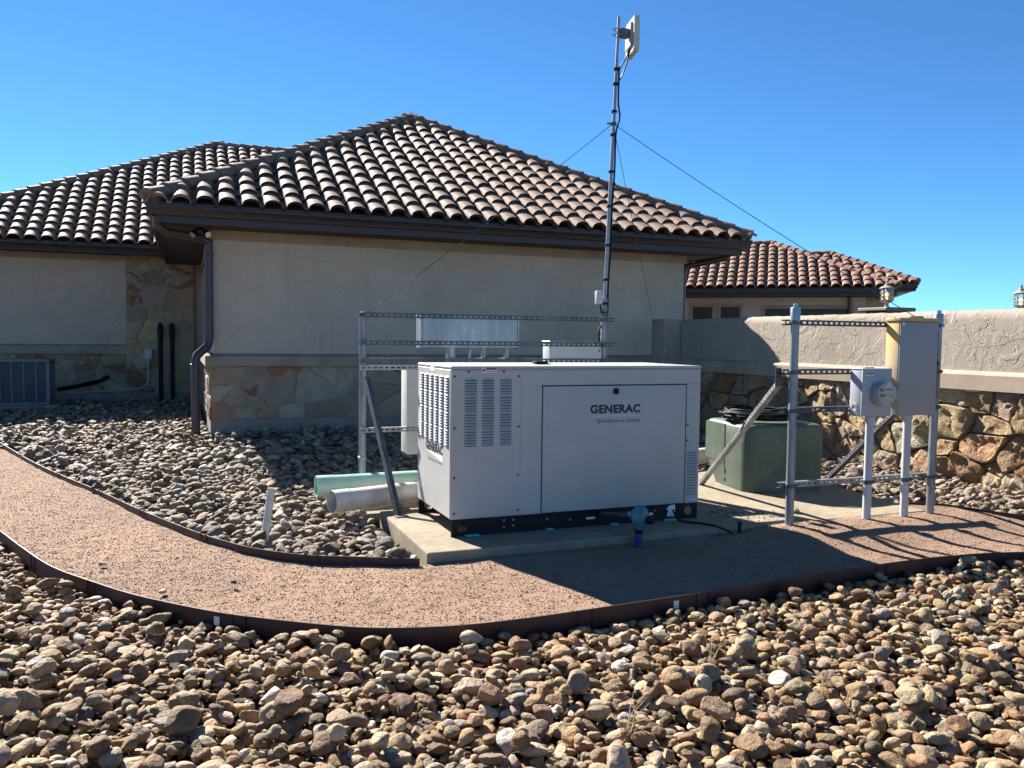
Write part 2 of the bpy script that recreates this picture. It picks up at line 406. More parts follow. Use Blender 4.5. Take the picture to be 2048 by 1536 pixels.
# ------------------------------------------------------------------ layout lines (metres)
OUT = [(-4.6,15.5),(-3.5,12.8),(-2.6,10.4),(-1.75,8.2),(-1.18,6.74),(-0.96,6.17),(-0.72,5.60),(-0.46,5.17),(-0.22,4.82),(0.11,4.45),(0.34,4.25),(0.75,3.96),(1.02,3.85),(1.3,3.79),(1.66,3.775),(2.08,3.80),(2.47,3.84),(2.96,3.885),(3.46,3.92),(4.02,3.965),(4.44,3.995),(4.86,3.98),(5.22,3.90),(5.8,3.72),(6.6,3.40),(7.6,2.9),(9.0,2.1)]
INN = [(-4.6,19.0),(-3.6,16.3),(-2.75,13.95),(-2.11,12.15),(-1.85,11.37),(-1.47,10.24),(-1.07,9.18),(-0.67,8.17),(-0.3,7.16),(0.08,6.25),(0.27,5.88),(0.45,5.60),(0.72,5.34),(0.99,5.20),(1.38,5.02)]
RGT = [(5.66,5.34),(5.94,5.22),(6.17,4.66),(6.55,4.1),(7.1,3.7),(7.6,3.4)]
def catmull(P, n=6):
    out = []
    for i in range(len(P)-1):
        p0, p1, p2, p3 = P[max(i-1,0)], P[i], P[i+1], P[min(i+2, len(P)-1)]
        for k in range(n):
            t = k/n
            out.append(tuple(0.5*((2*p1[j]) + (-p0[j]+p2[j])*t + (2*p0[j]-5*p1[j]+4*p2[j]-p3[j])*t*t + (-p0[j]+3*p1[j]-3*p2[j]+p3[j])*t**3) for j in (0, 1)))
    out.append(P[-1]); return out
OUTS, INNS, RGTS = catmull(OUT), catmull(INN), catmull(RGT)
def inpoly(X, Y, poly):
    c = np.zeros(X.shape, bool); n = len(poly); j = n-1
    for i in range(n):
        xi, yi = poly[i]; xj, yj = poly[j]
        if yi != yj:
            c ^= ((yi > Y) != (yj > Y)) & (X < (xj-xi)*(Y-yi)/(yj-yi)+xi)
        j = i
    return c
PATHPOLY = OUTS + [(9.0, 3.4), (7.6, 3.4)] + RGTS[::-1] + [(5.63, 5.05), (1.44, 5.05)] + INNS[::-1]
FOREPOLY = OUTS + [(9, 0.3), (-6, 0.3), (-6, 15)]
MIDPOLY = INNS + [(1.42, 5.06), (1.42, 6.42), (4.0, 6.42), (4.0, 7.42), (5.75, 7.42), (5.66, 5.34)] + RGTS + [(7.58, 3.4), (7.58, 12.93), (0.40, 12.93), (0.40, 19.88), (-5.5, 19.88), (-5.5, 19.0)]
def path_z(x, y):
    a = np.clip((np.asarray(x)-3.2)/0.9, 0, 1)*np.clip((np.asarray(y)-4.35)/0.45, 0, 1)
    x_, y_ = np.asarray(x, float), np.asarray(y, float)
    u = 0.0035*np.sin(x_*9.1+1.3*np.sin(y_*7.3))*np.cos(y_*8.3+1.7*np.sin(x_*5.9)) + 0.002*np.sin(x_*21+2*np.sin(y_*17))*np.cos(y_*23+x_*3)
    return -0.070 + 0.062*a + 0.006*np.sin(x_*2.3)*np.cos(y_*1.9) + u

# ------------------------------------------------------------------ ground, path, slabs
g = MB(); g.add([(-900,-900,-0.30),(900,-900,-0.30),(900,900,-0.30),(-900,900,-0.30)], [(0,1,2,3)])
g.build('ground', GROUND, kind='structure')
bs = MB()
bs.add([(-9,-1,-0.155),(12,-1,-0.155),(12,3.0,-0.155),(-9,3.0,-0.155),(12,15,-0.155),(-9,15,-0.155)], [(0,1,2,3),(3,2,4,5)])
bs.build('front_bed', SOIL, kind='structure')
# path surface as a gridded sheet clipped to its outline
def flat_sheet(name, poly, zf, mat, step=0.2):
    from mathutils.geometry import delaunay_2d_cdt
    P = np.array(poly); GXs, GYs = np.meshgrid(np.arange(P[:,0].min(), P[:,0].max(), step), np.arange(P[:,1].min(), P[:,1].max(), step), indexing='ij'); k = inpoly(GXs, GYs, poly)
    pts = [Vector(p) for p in poly] + [Vector((float(x), float(y))) for x, y in zip(GXs[k], GYs[k])]
    vs_, es_, fs_, *_r = delaunay_2d_cdt(pts, [], [list(range(len(poly)))], 1, 1e-5)
    me = bpy.data.meshes.new(name); me.from_pydata([(v.x, v.y, float(zf(v.x, v.y))) for v in vs_], [], fs_)
    bm = bmesh.new(); bm.from_mesh(me)
    fl_ = list(bm.faces); cs_ = np.array([f.calc_center_median()[:2] for f in fl_]); ok_ = inpoly(cs_[:, 0], cs_[:, 1], poly)
    for f, k_ in zip(fl_, ok_):
        if not k_: bm.faces.remove(f)
    for f in bm.faces:
        if f.normal.z < 0: f.normal_flip()
    bm.to_mesh(me); bm.free(); me.materials.append(mat)
    for p in me.polygons: p.use_smooth = True
    o = bpy.data.objects.new(name, me); COL.objects.link(o); o['kind'] = 'structure'
flat_sheet('path', PATHPOLY, path_z, PATH, 0.07)
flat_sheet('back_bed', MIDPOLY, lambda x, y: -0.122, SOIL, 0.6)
MB().bev(1.44, 4.02, 5.055, 6.42, -0.16, 0.0, 0.012, 2).build('concrete_slab', CONC, kind='structure')
sl = MB(); sl.prism([(4.026,5.055,-0.16),(5.61,5.055,-0.16),(5.92,7.40,-0.16),(4.026,7.40,-0.16)], (0,0,0.157))
sl.build('concrete_slab', CONC, kind='structure')
MB().bev(1.30, 1.95, 6.50, 7.0, -0.16, -0.035, 0.01, 1).build('concrete_footing', CONC, kind='structure')

# steel edging ribbons
def edging(name, label, line, ztop, depth, th=0.006):
    m = MB(); V = []; F = []; n = len(line)
    for i, (x, y) in enumerate(line):
        a = line[max(i-1,0)]; b = line[min(i+1,n-1)]; d = Vector((b[0]-a[0], b[1]-a[1])).normalized(); nx, ny = -d.y*th/2, d.x*th/2
        zt = ztop + 0.004*math.sin(x*3.1+y*2.2)
        V += [(x-nx,y-ny,zt-depth),(x-nx,y-ny,zt),(x+nx,y+ny,zt),(x+nx,y+ny,zt-depth)]
    for i in range(n-1):
        for k in range(4): F.append((i*4+k, i*4+(k+1)%4, i*4+4+(k+1)%4, i*4+4+k))
    F += [(0,1,2,3), (n*4-1,n*4-2,n*4-3,n*4-4)]
    m.add(V, F)
    root = thing(name, label, 'edging', (line[n//2][0], line[n//2][1], 0))
    m.build('ribbon', STEEL_EDGE, root, 40)
    return root
def along(line, s):
    acc = 0
    for i in range(len(line)-1):
        a = Vector(line[i]); b = Vector(line[i+1]); L = (b-a).length
        if acc+L >= s: return a+(b-a)*((s-acc)/L), (b-a).normalized()
        acc += L
    return Vector(line[-1]), (Vector(line[-1])-Vector(line[-2])).normalized()
def seam(root, line, s, zc, h, side):
    p, d = along(line, s); nrm = Vector((d.y, -d.x))*side
    for k, wd in ((0, 0.02), (0.085, 0.012)):
        q = p + d*k
        a = q + nrm*0.0035; b = q + d*wd + nrm*0.0035; c = q+d*wd+nrm*0.008; e = q+nrm*0.008
        MB().prism([(a.x,a.y,zc-h/2),(b.x,b.y,zc-h/2),(c.x,c.y,zc-h/2),(e.x,e.y,zc-h/2)], (0,0,h)).build('stake_clip', STEEL_EDGE, root)
eo = edging('steel_edging', 'long curved dark red steel edging between granite path and foreground rocks', OUTS, -0.028, 0.20)
ei = edging('steel_edging', 'curved brown steel edging between granite path and rock bed by the house', INNS, -0.022, 0.16)
er = edging('steel_edging', 'short steel edging strip right of the meter rack beside the stone wall rocks', RGTS, 0.012, 0.16)
def near_s(line, x, y):
    best = (9e9, 0); acc = 0
    for i in range(len(line)-1):
        a = Vector(line[i]); d = (a-Vector((x,y))).length
        if d < best[0]: best = (d, acc)
        acc += (Vector(line[i+1])-a).length
    return best[1]
for (x, y) in [(0.22,4.35),(2.60,3.85),(4.02,3.96),(1.9,3.78),(-0.5,5.2),(-0.9,6.0)]:
    seam(eo, OUTS, near_s(OUTS, x, y), -0.078, 0.10, 1)
for (x, y) in [(0.10,6.2),(-0.67,8.17),(-1.2,9.4),(0.72,5.34),(-0.3,7.16),(1.2,5.1)]:
    seam(ei, INNS, near_s(INNS, x, y), -0.03, 0.05, 1)
for (x, y) in [(0.16,4.40),(2.47,3.84)]:
    s_ = near_s(OUTS, x, y); p, d = along(OUTS, s_); nn = Vector((d.y, -d.x))
    a = p+nn*0.005; b = p+d*0.035+nn*0.005; c = p+d*0.035+nn*0.0065; e = p+nn*0.0065
    MB().prism([(a.x,a.y,-0.098),(b.x,b.y,-0.098),(c.x,c.y,-0.098),(e.x,e.y,-0.098)], (0,0,0.045)).build('price_tag', LABELW, eo)

# ------------------------------------------------------------------ stones in walls
def clip_poly(P, a, b, c):
    out = []; n = len(P)
    for i in range(n):
        p, q = P[i], P[(i+1)%n]; dp = a*p[0]+b*p[1]+c; dq = a*q[0]+b*q[1]+c
        if dp <= 0: out.append(p)
        if (dp < 0 < dq) or (dq < 0 < dp):
            t = dp/(dp-dq); out.append((p[0]+(q[0]-p[0])*t, p[1]+(q[1]-p[1])*t))
    return out
PAL_WALL = [(0.40,0.295,0.165),(0.43,0.33,0.195),(0.38,0.285,0.17),(0.44,0.38,0.28),(0.34,0.26,0.175),(0.42,0.265,0.15),(0.48,0.40,0.27),(0.40,0.215,0.11),(0.30,0.24,0.18)]
PAL_HOUSE = [(0.42,0.30,0.17),(0.30,0.25,0.18),(0.40,0.24,0.16),(0.38,0.30,0.20),(0.36,0.285,0.19),(0.40,0.315,0.21),(0.32,0.25,0.17),(0.38,0.27,0.19),(0.36,0.30,0.22),(0.30,0.245,0.18)]
def stones(parent, rect, cell, frame, depth, seed, pal, mat, aspect=1.4, joint=0.010, rough=0.014, regular=0.0):
    rg = random.Random(seed); u0, u1, v0, v1 = rect
    pts = []; target = int((u1-u0)*(v1-v0)/(cell*cell/1.15)); tries = 0
    while len(pts) < target and tries < 6000:
        tries += 1
        p = (rg.uniform(u0, u1), rg.uniform(v0, v1)); rr = cell*rg.choice([0.28, 0.4, 0.6, 1.2, 1.6])
        if all(((p[0]-q[0])/aspect)**2+(p[1]-q[1])**2 > (rr*0.5+q[2]*0.5)**2 for q in pts): pts.append((p[0], p[1], rr))
    for i, p in enumerate(pts):
        P = [(u0,v0),(u1,v0),(u1,v1),(u0,v1)]
        for j, q in enumerate(pts):
            if i == j: continue
            # power-diagram bisector in stretched space
            ax, ay, bx, by = p[0]/aspect, p[1], q[0]/aspect, q[1]
            dx, dy = bx-ax, by-ay; w2 = (q[2]**2 - p[2]**2)*0.30
            c0 = -(bx*bx+by*by-ax*ax-ay*ay + w2)/2
            dl = math.hypot(dx/aspect, dy)
            P = clip_poly(P, dx/aspect, dy, c0 + joint*0.5*dl)
            if len(P) < 3: break
        if len(P) < 3: continue
        cx = sum(a[0] for a in P)/len(P); cy = sum(a[1] for a in P)/len(P)
        # resample + jitter outline
        R = []; seg = max(0.035, cell*0.16)
        for k in range(len(P)):
            a, b = P[k], P[(k+1)%len(P)]; L = math.hypot(b[0]-a[0], b[1]-a[1]); n = max(1, int(L/seg))
            for s in range(n):
                t = s/n; x = a[0]+(b[0]-a[0])*t; y = a[1]+(b[1]-a[1])*t
                k2 = 1 - rg.uniform(0, 0.06) - (0.03 if s == 0 else 0)
                R.append((cx+(x-cx)*k2, cy+(y-cy)*k2))
        n = len(R)
        if n < 3: continue
        V = []; F = []; d0 = depth*rg.uniform(0.6, 1.3); tu, tv = rg.uniform(-.14,.14), rg.uniform(-.14,.14)
        so_ = Vector((rg.uniform(0, 50), rg.uniform(0, 50), 0)); rings_ = (1, 1.0, 0.955, 0.80, 0.60, 0.40, 0.20)
        for ri, sc in enumerate(rings_):
            for k in range(n):
                x = cx+(R[k][0]-cx)*sc; y = cy+(R[k][1]-cy)*sc
                if ri == 0: z = -0.02
                else:
                    q = Vector((x, y, 0)) + so_
                    z = d0*(0.72 if ri == 1 else 1.0) + ((x-cx)*tu + (y-cy)*tv)*(depth/0.05)
                    z += rough*(1.4*mnoise.noise(q*5.0) + 0.9*abs(mnoise.noise(q*11.0)) + 0.5*mnoise.noise(q*23.0))
                V.append(frame(x, y, z))
        q = Vector((cx, cy, 0)) + so_
        V.append(frame(cx, cy, d0 + rough*(1.4*mnoise.noise(q*5.0) + 0.9*abs(mnoise.noise(q*11.0)) + 0.5*mnoise.noise(q*23.0))))
        nr_ = len(rings_)
        for r_ in range(nr_-1):
            for k in range(n): F.append((r_*n+k, r_*n+(k+1)%n, (r_+1)*n+(k+1)%n, (r_+1)*n+k))
        for k in range(n): F.append(((nr_-1)*n+k, (nr_-1)*n+(k+1)%n, nr_*n))
        c = pal[int(rg.random()**1.3*len(pal))] if pal is PAL_WALL else rg.choice(pal)
        f = rg.uniform(0.82, 1.15); c = tuple(q*f*rg.uniform(0.95, 1.05) for q in c)
        MB().add(V, F).build('stone', mat, parent, 35, color=c)

# ------------------------------------------------------------------ roof tiles
TW, TE, TL = 0.295, 0.380, 0.44
def tile_mesh():
    m = MB(); prof = [(0.0, 0.012), (0.02, 0.0), (0.040, 0.003), (0.060, 0.024)]
    for k in range(1, 9):
        a = PI*k/9; prof.append((0.060+0.228*(0.5-0.5*math.cos(a)), 0.024+0.088*math.sin(a)**0.85))
    prof += [(0.290, 0.020), (0.302, 0.012)]
    n = len(prof); V = []
    for y, lift, dz in ((0, 0.048, -0.040), (0, 0.048, 0), (TL, 0.002, 0)):
        for x, z in prof: V.append((x, y, z+lift+dz))
    for x, z in prof: V.append((x, TL, z+0.002-0.014))
    F = []
    for r_ in (0, 1):
        for k in range(n-1): F.append((r_*n+k, r_*n+k+1, (r_+1)*n+k+1, (r_+1)*n+k))
    for k in range(n-1): F.append((3*n+k, 3*n+k+1, k+1, k))
    m.add(V, F)
    me = bpy.data.meshes.new('roof_tile'); me.from_pydata(m.v, [], m.f); me.materials.append(TILE); me.materials.append(TILE_SHADE)
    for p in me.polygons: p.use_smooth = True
    for k in range(n-1): me.polygons[k].material_index = 1  # front lip gets the painted shade colour
    me.set_sharp_from_angle(angle=math.radians(50)); return me
TILE_ME = tile_mesh()
def cap_mesh():
    V = []; F = []; n = 10
    for y, r, lift, in ((0, 0.125, 0.022), (0, 0.140, 0.022), (0.40, 0.118, 0.0)):
        for k in range(n+1):
            a = PI*(k/n)*1.1 - 0.05*PI; V.append((r*math.cos(a), y, r*0.85*math.sin(a)+lift-0.03))
    for r_ in (0, 1):
        for k in range(n): F.append((r_*(n+1)+k, r_*(n+1)+k+1, (r_+1)*(n+1)+k+1, (r_+1)*(n+1)+k))
    F.append(tuple(range(n+1)))
    me = bpy.data.meshes.new('ridge_cap'); me.from_pydata(V, [], F); me.materials.append(TILE)
    bm = bmesh.new(); bm.from_mesh(me); bmesh.ops.recalc_face_normals(bm, faces=bm.faces); bm.to_mesh(me); bm.free()
    for p in me.polygons: p.use_smooth = True
    me.set_sharp_from_angle(angle=math.radians(50)); return me
CAP_ME = cap_mesh()
def tile_col(rg, warm=0.0):
    b = rg.choice([(0.325,0.222,0.168),(0.33,0.222,0.167),(0.32,0.21,0.156),(0.32,0.226,0.174),(0.305,0.197,0.147)])
    f = rg.uniform(0.62, 0.78)
    return (b[0]*f*(1+0.10*warm), b[1]*f*(1-0.12*warm), b[2]*f*(1-0.15*warm))
def tile_slope(O, U, Vd, ncol, nrow, half, u_off=0.0, seed=1):
    """tiles on a slope: list of (world matrix, cut mesh or None, centre)"""
    O, U, Vd = Vector(O), Vector(U).normalized(), Vector(Vd).normalized(); N = U.cross(Vd)
    R = Matrix((U, Vd, N)).transposed().to_4x4(); res = []; rg = random.Random(seed)
    for j in range(nrow):
        for i in range(ncol):
            u0 = u_off + i*TW; v0 = -0.05 + j*TE
            cs = [(u0, v0), (u0+TW, v0), (u0+TW, v0+TL), (u0, v0+TL)]
            ins = [all(a*u+b*v+c >= 0 for a, b, c in half) for u, v in cs]
            if not any(ins):
                mid = (u0+TW/2, v0+TL/2)
                if not all(a*mid[0]+b*mid[1]+c >= 0 for a, b, c in half): continue
            mw = Matrix.Translation(O + U*(u0+rg.uniform(-.004,.004)) + Vd*(v0+rg.uniform(-.006,.006)) + N*rg.uniform(0,.004)) @ R @ Matrix.Rotation(rg.uniform(-.014,.014), 4, 'Z') @ Matrix.Rotation(rg.uniform(-.012,.012), 4, 'Y')
            me = None
            if not all(ins):
                bm = bmesh.new(); bm.from_mesh(TILE_ME)
                for a, b, c in half:
                    k = a*u0+b*v0+c; d = math.hypot(a, b)
                    co = Vector((-a*k/(d*d), -b*k/(d*d), 0))
                    bmesh.ops.bisect_plane(bm, geom=bm.verts[:]+bm.edges[:]+bm.faces[:], plane_co=co, plane_no=(-a, -b, 0), clear_outer=True)
                if len(bm.faces) == 0: bm.free(); continue
                me = bpy.data.meshes.new('roof_tile'); bm.to_mesh(me); bm.free()
                me.materials.clear(); me.materials.append(TILE); me.materials.append(TILE_SHADE)
            res.append((mw, me, O + U*(u0+TW/2) + Vd*(v0+TL/2)))
    return res
def put_tiles(lst, parent, seed, warm=0.0):
    rg = random.Random(seed)
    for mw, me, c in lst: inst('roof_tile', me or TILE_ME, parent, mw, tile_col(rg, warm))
def caps(P0, P1, parent, seed, warm=0.0, lift=0.085):
    P0, P1 = Vector(P0), Vector(P1); d = (P1-P0); L = d.length; d.normalize(); n = int(L/0.335)+1; rg = random.Random(seed)
    up = Vector((0,0,1)); up = (up - d*up.dot(d)).normalized(); x = d.cross(up)
    R = Matrix((x, d, up)).transposed().to_4x4()
    P_ = [P0+x*a+up*b for a, b in ((-0.105,-0.04),(0.105,-0.04),(0.105,0.075),(0.06,0.13),(-0.06,0.13),(-0.105,0.075))]
    MB().prism(P_, d*L).build('ridge_bedding', TILEB, parent)
    for i in range(n):
        q = P0 + d*(i*0.335) + up*lift + x*rg.uniform(-.006,.006)
        inst('ridge_cap', CAP_ME, parent, Matrix.Translation(q) @ R @ Matrix.Rotation(rg.uniform(-.02,.02), 4, 'Y'), tile_col(rg, warm))

# ------------------------------------------------------------------ the house
house = thing('house', 'tan stucco house with stone base and brown clay tile roof behind the generator', 'house', (4.45, 13.0, 0))
HX0, HX1, HY = 0.47, 8.44, 13.0
EX0, EX1, EY = -0.37, 9.23, 12.15           # eave edges of the front wing
PT = 0.55                                    # roof pitch
w_ = MB(); w_.box(HX0, HX1, HY, 24, 1.0, 2.95); w_.build('wall', STUCCO, house)
MB().box(HX0-0.04, HX1+0.04, HY-0.04, 24, 0.12, 0.93).build('stone_wall', MORTAR, house)
swall = house.children[-1]
MB().box(HX0-0.06, HX1+0.06, HY-0.065, 24, -0.25, 0.13).build('foundation', FOUND, house)
lg = MB(); L0 = HX0-0.13; L1 = HX1+0.13
lg.prism([(L0,HY-0.13,0.915),(L0,HY+0.02,0.915),(L0,HY+0.02,1.10),(L0,HY-0.11,1.065),(L0,HY-0.13,1.05)], (L1-L0,0,0))
lg.prism([(L0,HY+0.02,0.915),(HX0+0.02,HY+0.02,0.915),(HX0+0.02,HY+0.02,1.10),(L0+0.02,HY+0.02,1.065),(L0,HY+0.02,1.05)], (0,7,0))
lg.build('ledge', LEDGE, house)
fz = MB(); fz.box(HX0-0.035, HX1+0.035, HY-0.035, HY+0.01, 2.74, 2.88); fz.box(HX0-0.035, HX0+0.01, HY+0.01, 20, 2.74, 2.88)
fz.build('frieze_board', TRIM, house)
stones(swall, (HX0-0.04, 3.3, 0.13, 0.915), 0.34, lambda u, v, d: (u, HY-0.04-d, v), 0.014, 5, PAL_HOUSE, STONE_H, 1.7, 0.012, 0.008)
stones(swall, (5.6, HX1, 0.13, 0.915), 0.34, lambda u, v, d: (u, HY-0.04-d, v), 0.014, 6, PAL_HOUSE, STONE_H, 1.7, 0.012, 0.008)
stones(swall, (HY-0.04, HY+2.4, 0.13, 0.915), 0.26, lambda u, v, d: (HX0-0.04-d, u, v), 0.03, 8, PAL_WALL, STONE_H, 1.3, 0.014, 0.012)
# soffit, fascia, gutters of the front wing
ez = 3.00
so = MB(); so.box(EX0+0.12, EX1-0.12, EY+0.12, HY, 2.88, 2.905); so.box(EX0+0.12, HX0, HY, 19.6, 2.88, 2.905); so.box(HX1, EX1-0.12, HY, 22, 2.88, 2.905)
so.build('soffit', SOFFIT, house)
fa = MB(); fa.box(EX0+0.10, EX1-0.10, EY+0.10, EY+0.125, 2.86, 3.10); fa.box(EX0+0.10, EX0+0.125, EY+0.125, 19.3, 2.86, 3.10); fa.box(EX1-0.125, EX1-0.10, EY+0.125, 22, 2.86, 3.10)
fa.build('fascia', BROWN, house)
def gutter_profile(d, z):
    return [(0.0, z-0.005), (-d*0.0, z-0.145), (-d*0.55, z-0.145), (-d*0.70, z-0.085), (-d*0.92, z-0.055), (-d*0.92, z-0.02), (-d, z-0.015), (-d, z+0.008), (-d*0.90, z+0.008), (-d*0.88, z-0.02), (-d*0.06, z-0.02), (-d*0.06, z-0.005)]
gu = MB(); gp = gutter_profile(0.125, 3.10)
gu.prism([(EX0-0.02, EY+0.10+a, b) for a, b in gp], (EX1-EX0+0.04, 0, 0))
gu.build('gutter', BROWN, house, 30)
gu = MB(); gu.prism([(EX0+0.10+a, EY+0.10, b) for a, b in gp], (0, 7.1, 0)); gu.build('gutter', BROWN, house, 30)
gu = MB(); gu.prism([(EX1-0.10-a, EY+0.10, b) for a, b in gp], (0, 9, 0)); gu.build('gutter', BROWN, house, 30)
# roof of the front wing
RZ = 3.10; AX = (EX0+EX1)/2; HALF = (EX1-EX0)/2; AYy = EY+HALF; AZ = RZ + PT*HALF
RB = 34.0
rf = MB()
rf.add([(EX0,EY,RZ),(EX1,EY,RZ),(AX,AYy,AZ),(EX0,RB,RZ),(EX1,RB,RZ),(AX,RB,AZ)], [(0,1,2),(0,2,5,3),(1,4,5,2)])
roof = rf.build('roof', TILEB, house)
sl_len = math.hypot(HALF, PT*HALF); Vd = Vector((0, 1, PT)).normalized()
half = [(sl_len, -HALF, 0.0), (-sl_len, -HALF, sl_len*(EX1-EX0))]
front_tiles = tile_slope((EX0, EY, RZ), (1,0,0), Vd, 34, 16, half, -0.06, 3)
caps((EX0+0.02, EY+0.02, RZ), (AX, AYy, AZ), roof, 21); caps((EX1-0.02, EY+0.02, RZ), (AX, AYy, AZ), roof, 22); caps((AX, AYy, AZ), (AX, 26, AZ), roof, 23)
# side slopes, seen only edge-on: rolled sheet
def wave_sheet(O, U, Vv, wid, length, cuts, name, parent):
    O, U, Vv = Vector(O), Vector(U).normalized(), Vector(Vv).normalized(); N = U.cross(Vv)
    if N.z < 0: N = -N
    V = []; F = []; nu = int(wid/TW)*6; nv = int(length/TE)
    for j in range(nv+1):
        for i in range(nu+1):
            u = wid*i/nu; lim = cuts(u); v = min(length*j/nv, lim)
            V.append(O + U*u + Vv*v + N*(0.02+0.08*max(0, math.sin(2*PI*u/TW))))
    for j in range(nv):
        for i in range(nu):
            F.append((j*(nu+1)+i, j*(nu+1)+i+1, (j+1)*(nu+1)+i+1, (j+1)*(nu+1)+i))
    return MB().add(V, F).build(name, TILE, parent, 60, color=(0.225, 0.153, 0.117), kind='stuff')
wave_sheet((EX1, EY, RZ), (0,1,0), (-1,0,PT), 12, sl_len, lambda u: sl_len*min(1, u/HALF), 'side_tiles', roof)
wave_sheet((EX0, EY, RZ), (0,1,0), (1,0,PT), 7.0, sl_len, lambda u: sl_len*min(1, u/HALF), 'side_tiles', roof)

# ---- left wing
WY = 20.0; WEY = 19.16; WZ = 3.20
MB().box(-9, 0.47, WY, 30, 0.98, 3.1).build('wall', STUCCO, house)
sw2 = MB().box(-9, 0.31, WY-0.05, WY+0.2, 0.1, 0.95).build('stone_wall', MORTAR, house)
MB().box(-9, 0.31, WY-0.075, WY+0.2, -0.25, 0.11).build('foundation', FOUND, house)
lg = MB(); lg.prism([(-9,WY-0.12,0.945),(-9,WY+0.02,0.945),(-9,WY+0.02,1.15),(-9,WY-0.12,1.12)], (7.93,0,0)); lg.build('ledge', LEDGE, house)
pier = MB().box(-1.06, 0.31, WY-0.10, WY+0.1, 0.1, 3.06).build('stone_pier', MORTAR, house)
stones(pier, (-1.06, 0.31, 0.11, 3.04), 0.40, lambda u, v, d: (u, WY-0.10-d, v), 0.016, 15, PAL_HOUSE, STONE_H, 1.35, 0.012, 0.010)
stones(sw2, (-4.0, -1.07, 0.11, 0.94), 0.36, lambda u, v, d: (u, WY-0.05-d, v), 0.016, 16, PAL_HOUSE, STONE_H, 1.7, 0.012, 0.010)
MB().box(-9, 0.44, WY-0.03, WY+0.01, 2.93, 3.05).build('frieze_board', TRIM, house)
MB().box(-9, EX0+0.10, WEY+0.12, WY, 3.06, 3.085).build('soffit', SOFFIT, house)
MB().box(-9, EX0+0.10, WEY+0.10, WEY+0.125, 3.03, 3.22).build('fascia', BROWN, house)
gu = MB(); gu.prism([(-9, WEY+0.10+a, b) for a, b in gutter_profile(0.125, 3.21)], (9+EX0+0.08, 0, 0)); gu.build('gutter', BROWN, house, 30)
WAX, WAY = 0.98, 25.4; WAZ = WZ+PT*(WAY-WEY)
WX0 = WAX-(WAY-WEY)
rf = MB(); rf.add([(WX0,WEY,WZ),(7.5,WEY,WZ),(7.5,WAY,WAZ),(WAX,WAY,WAZ),(WX0,33,WZ)], [(0,1,2,3),(0,3,4)])
roof2 = rf.build('roof', TILEB, house)
sl2 = math.hypot(WAY-WEY, WAZ-WZ); run2 = WAY-WEY
left_tiles = tile_slope((WX0, WEY, WZ), (1,0,0), Vd, 29, 19, [(sl2, -run2, 0.0), (0, -1, sl2-0.02)], 0.0, 4)
def vis(c):
    p = proj(c)
    if p is None or not (-450 < p[0] < 2100): return False
    # hidden behind the front wing roof
    if c.x > 2.9: return False
    return c.y < AYy+9
left_tiles = [t for t in left_tiles if vis(t[2])]
caps((WX0+0.02, WEY+0.02, WZ), (WAX, WAY, WAZ), roof2, 24); caps((WAX, WAY, WAZ), (5, WAY, WAZ), roof2, 25)
room = max(0, 300-len(front_tiles))
left_tiles.sort(key=lambda t: (t[2]-Vector((0,0,CAM_H))).length)
put_tiles(front_tiles, roof, 31); put_tiles(left_tiles[:room], roof2, 32)
mbs = MB(); mbs_m = []
for mw, me, c in left_tiles[room:]:
    q = me or TILE_ME
    mbs.add([mw @ v.co for v in q.vertices], [tuple(p.vertices) for p in q.polygons]); mbs_m += [p.material_index for p in q.polygons]
if mbs.v:
    me = bpy.data.meshes.new('roof_tiles'); off = Vector(ORG[roof2])
    me.from_pydata([tuple(Vector(v)-off) for v in mbs.v], [], mbs.f); me.materials.append(TILE); me.materials.append(TILE_SHADE); me.polygons.foreach_set('material_index', mbs_m)
    for p in me.polygons: p.use_smooth = True
    me.set_sharp_from_angle(angle=math.radians(50))
    o = bpy.data.objects.new('roof_tiles', me); COL.objects.link(o); o.parent = roof2; o['kind'] = 'stuff'; o.color = (0.225, 0.153, 0.117, 1)

# downspout at the corner
ds = MB(); xd = HX0-0.07
ds.tube([(EX0+0.10, EY+0.30, 2.96),(EX0+0.10, EY+0.32, 2.84),(EX0+0.20, EY+0.42, 2.77),(xd-0.12, HY-0.16, 2.74),(xd, HY-0.085, 2.70),(xd, HY-0.085, 2.55),(xd, HY-0.085, 1.30),(xd-0.02, HY-0.10, 1.21),(xd-0.17, HY-0.19, 1.07),(xd-0.195, HY-0.20, 0.98),(xd-0.195, HY-0.20, -0.02)], 0.062, 14)
ds.lathe((xd, HY-0.085, 2.50), [(0.062,0),(0.070,0.004),(0.070,0.05),(0.062,0.054)], 14)
ds.lathe((xd-0.195, HY-0.20, 0.90), [(0.062,0),(0.070,0.004),(0.070,0.05),(0.062,0.054)], 14)
ds.build('downspout', DOWNS, house, 40)
MB().box(HX0-0.05, HX0+0.03, HY-0.045, HY+0.03, 1.10, 2.76).build('corner_trim', STUCCO, house) if False else None
# second downspout at the far right end of the eave
d2 = MB(); d2.tube([(EX1-0.1, EY+0.5, 2.95),(EX1-0.12, EY+0.52, 2.84),(EX1-0.35, EY+0.70, 2.78),(HX1+0.10, HY+0.1, 2.70),(HX1+0.08, HY+0.15, 2.5),(HX1+0.08, HY+0.15, 0.2)], 0.055, 12)
d2.build('downspout', DOWNS, house, 40)

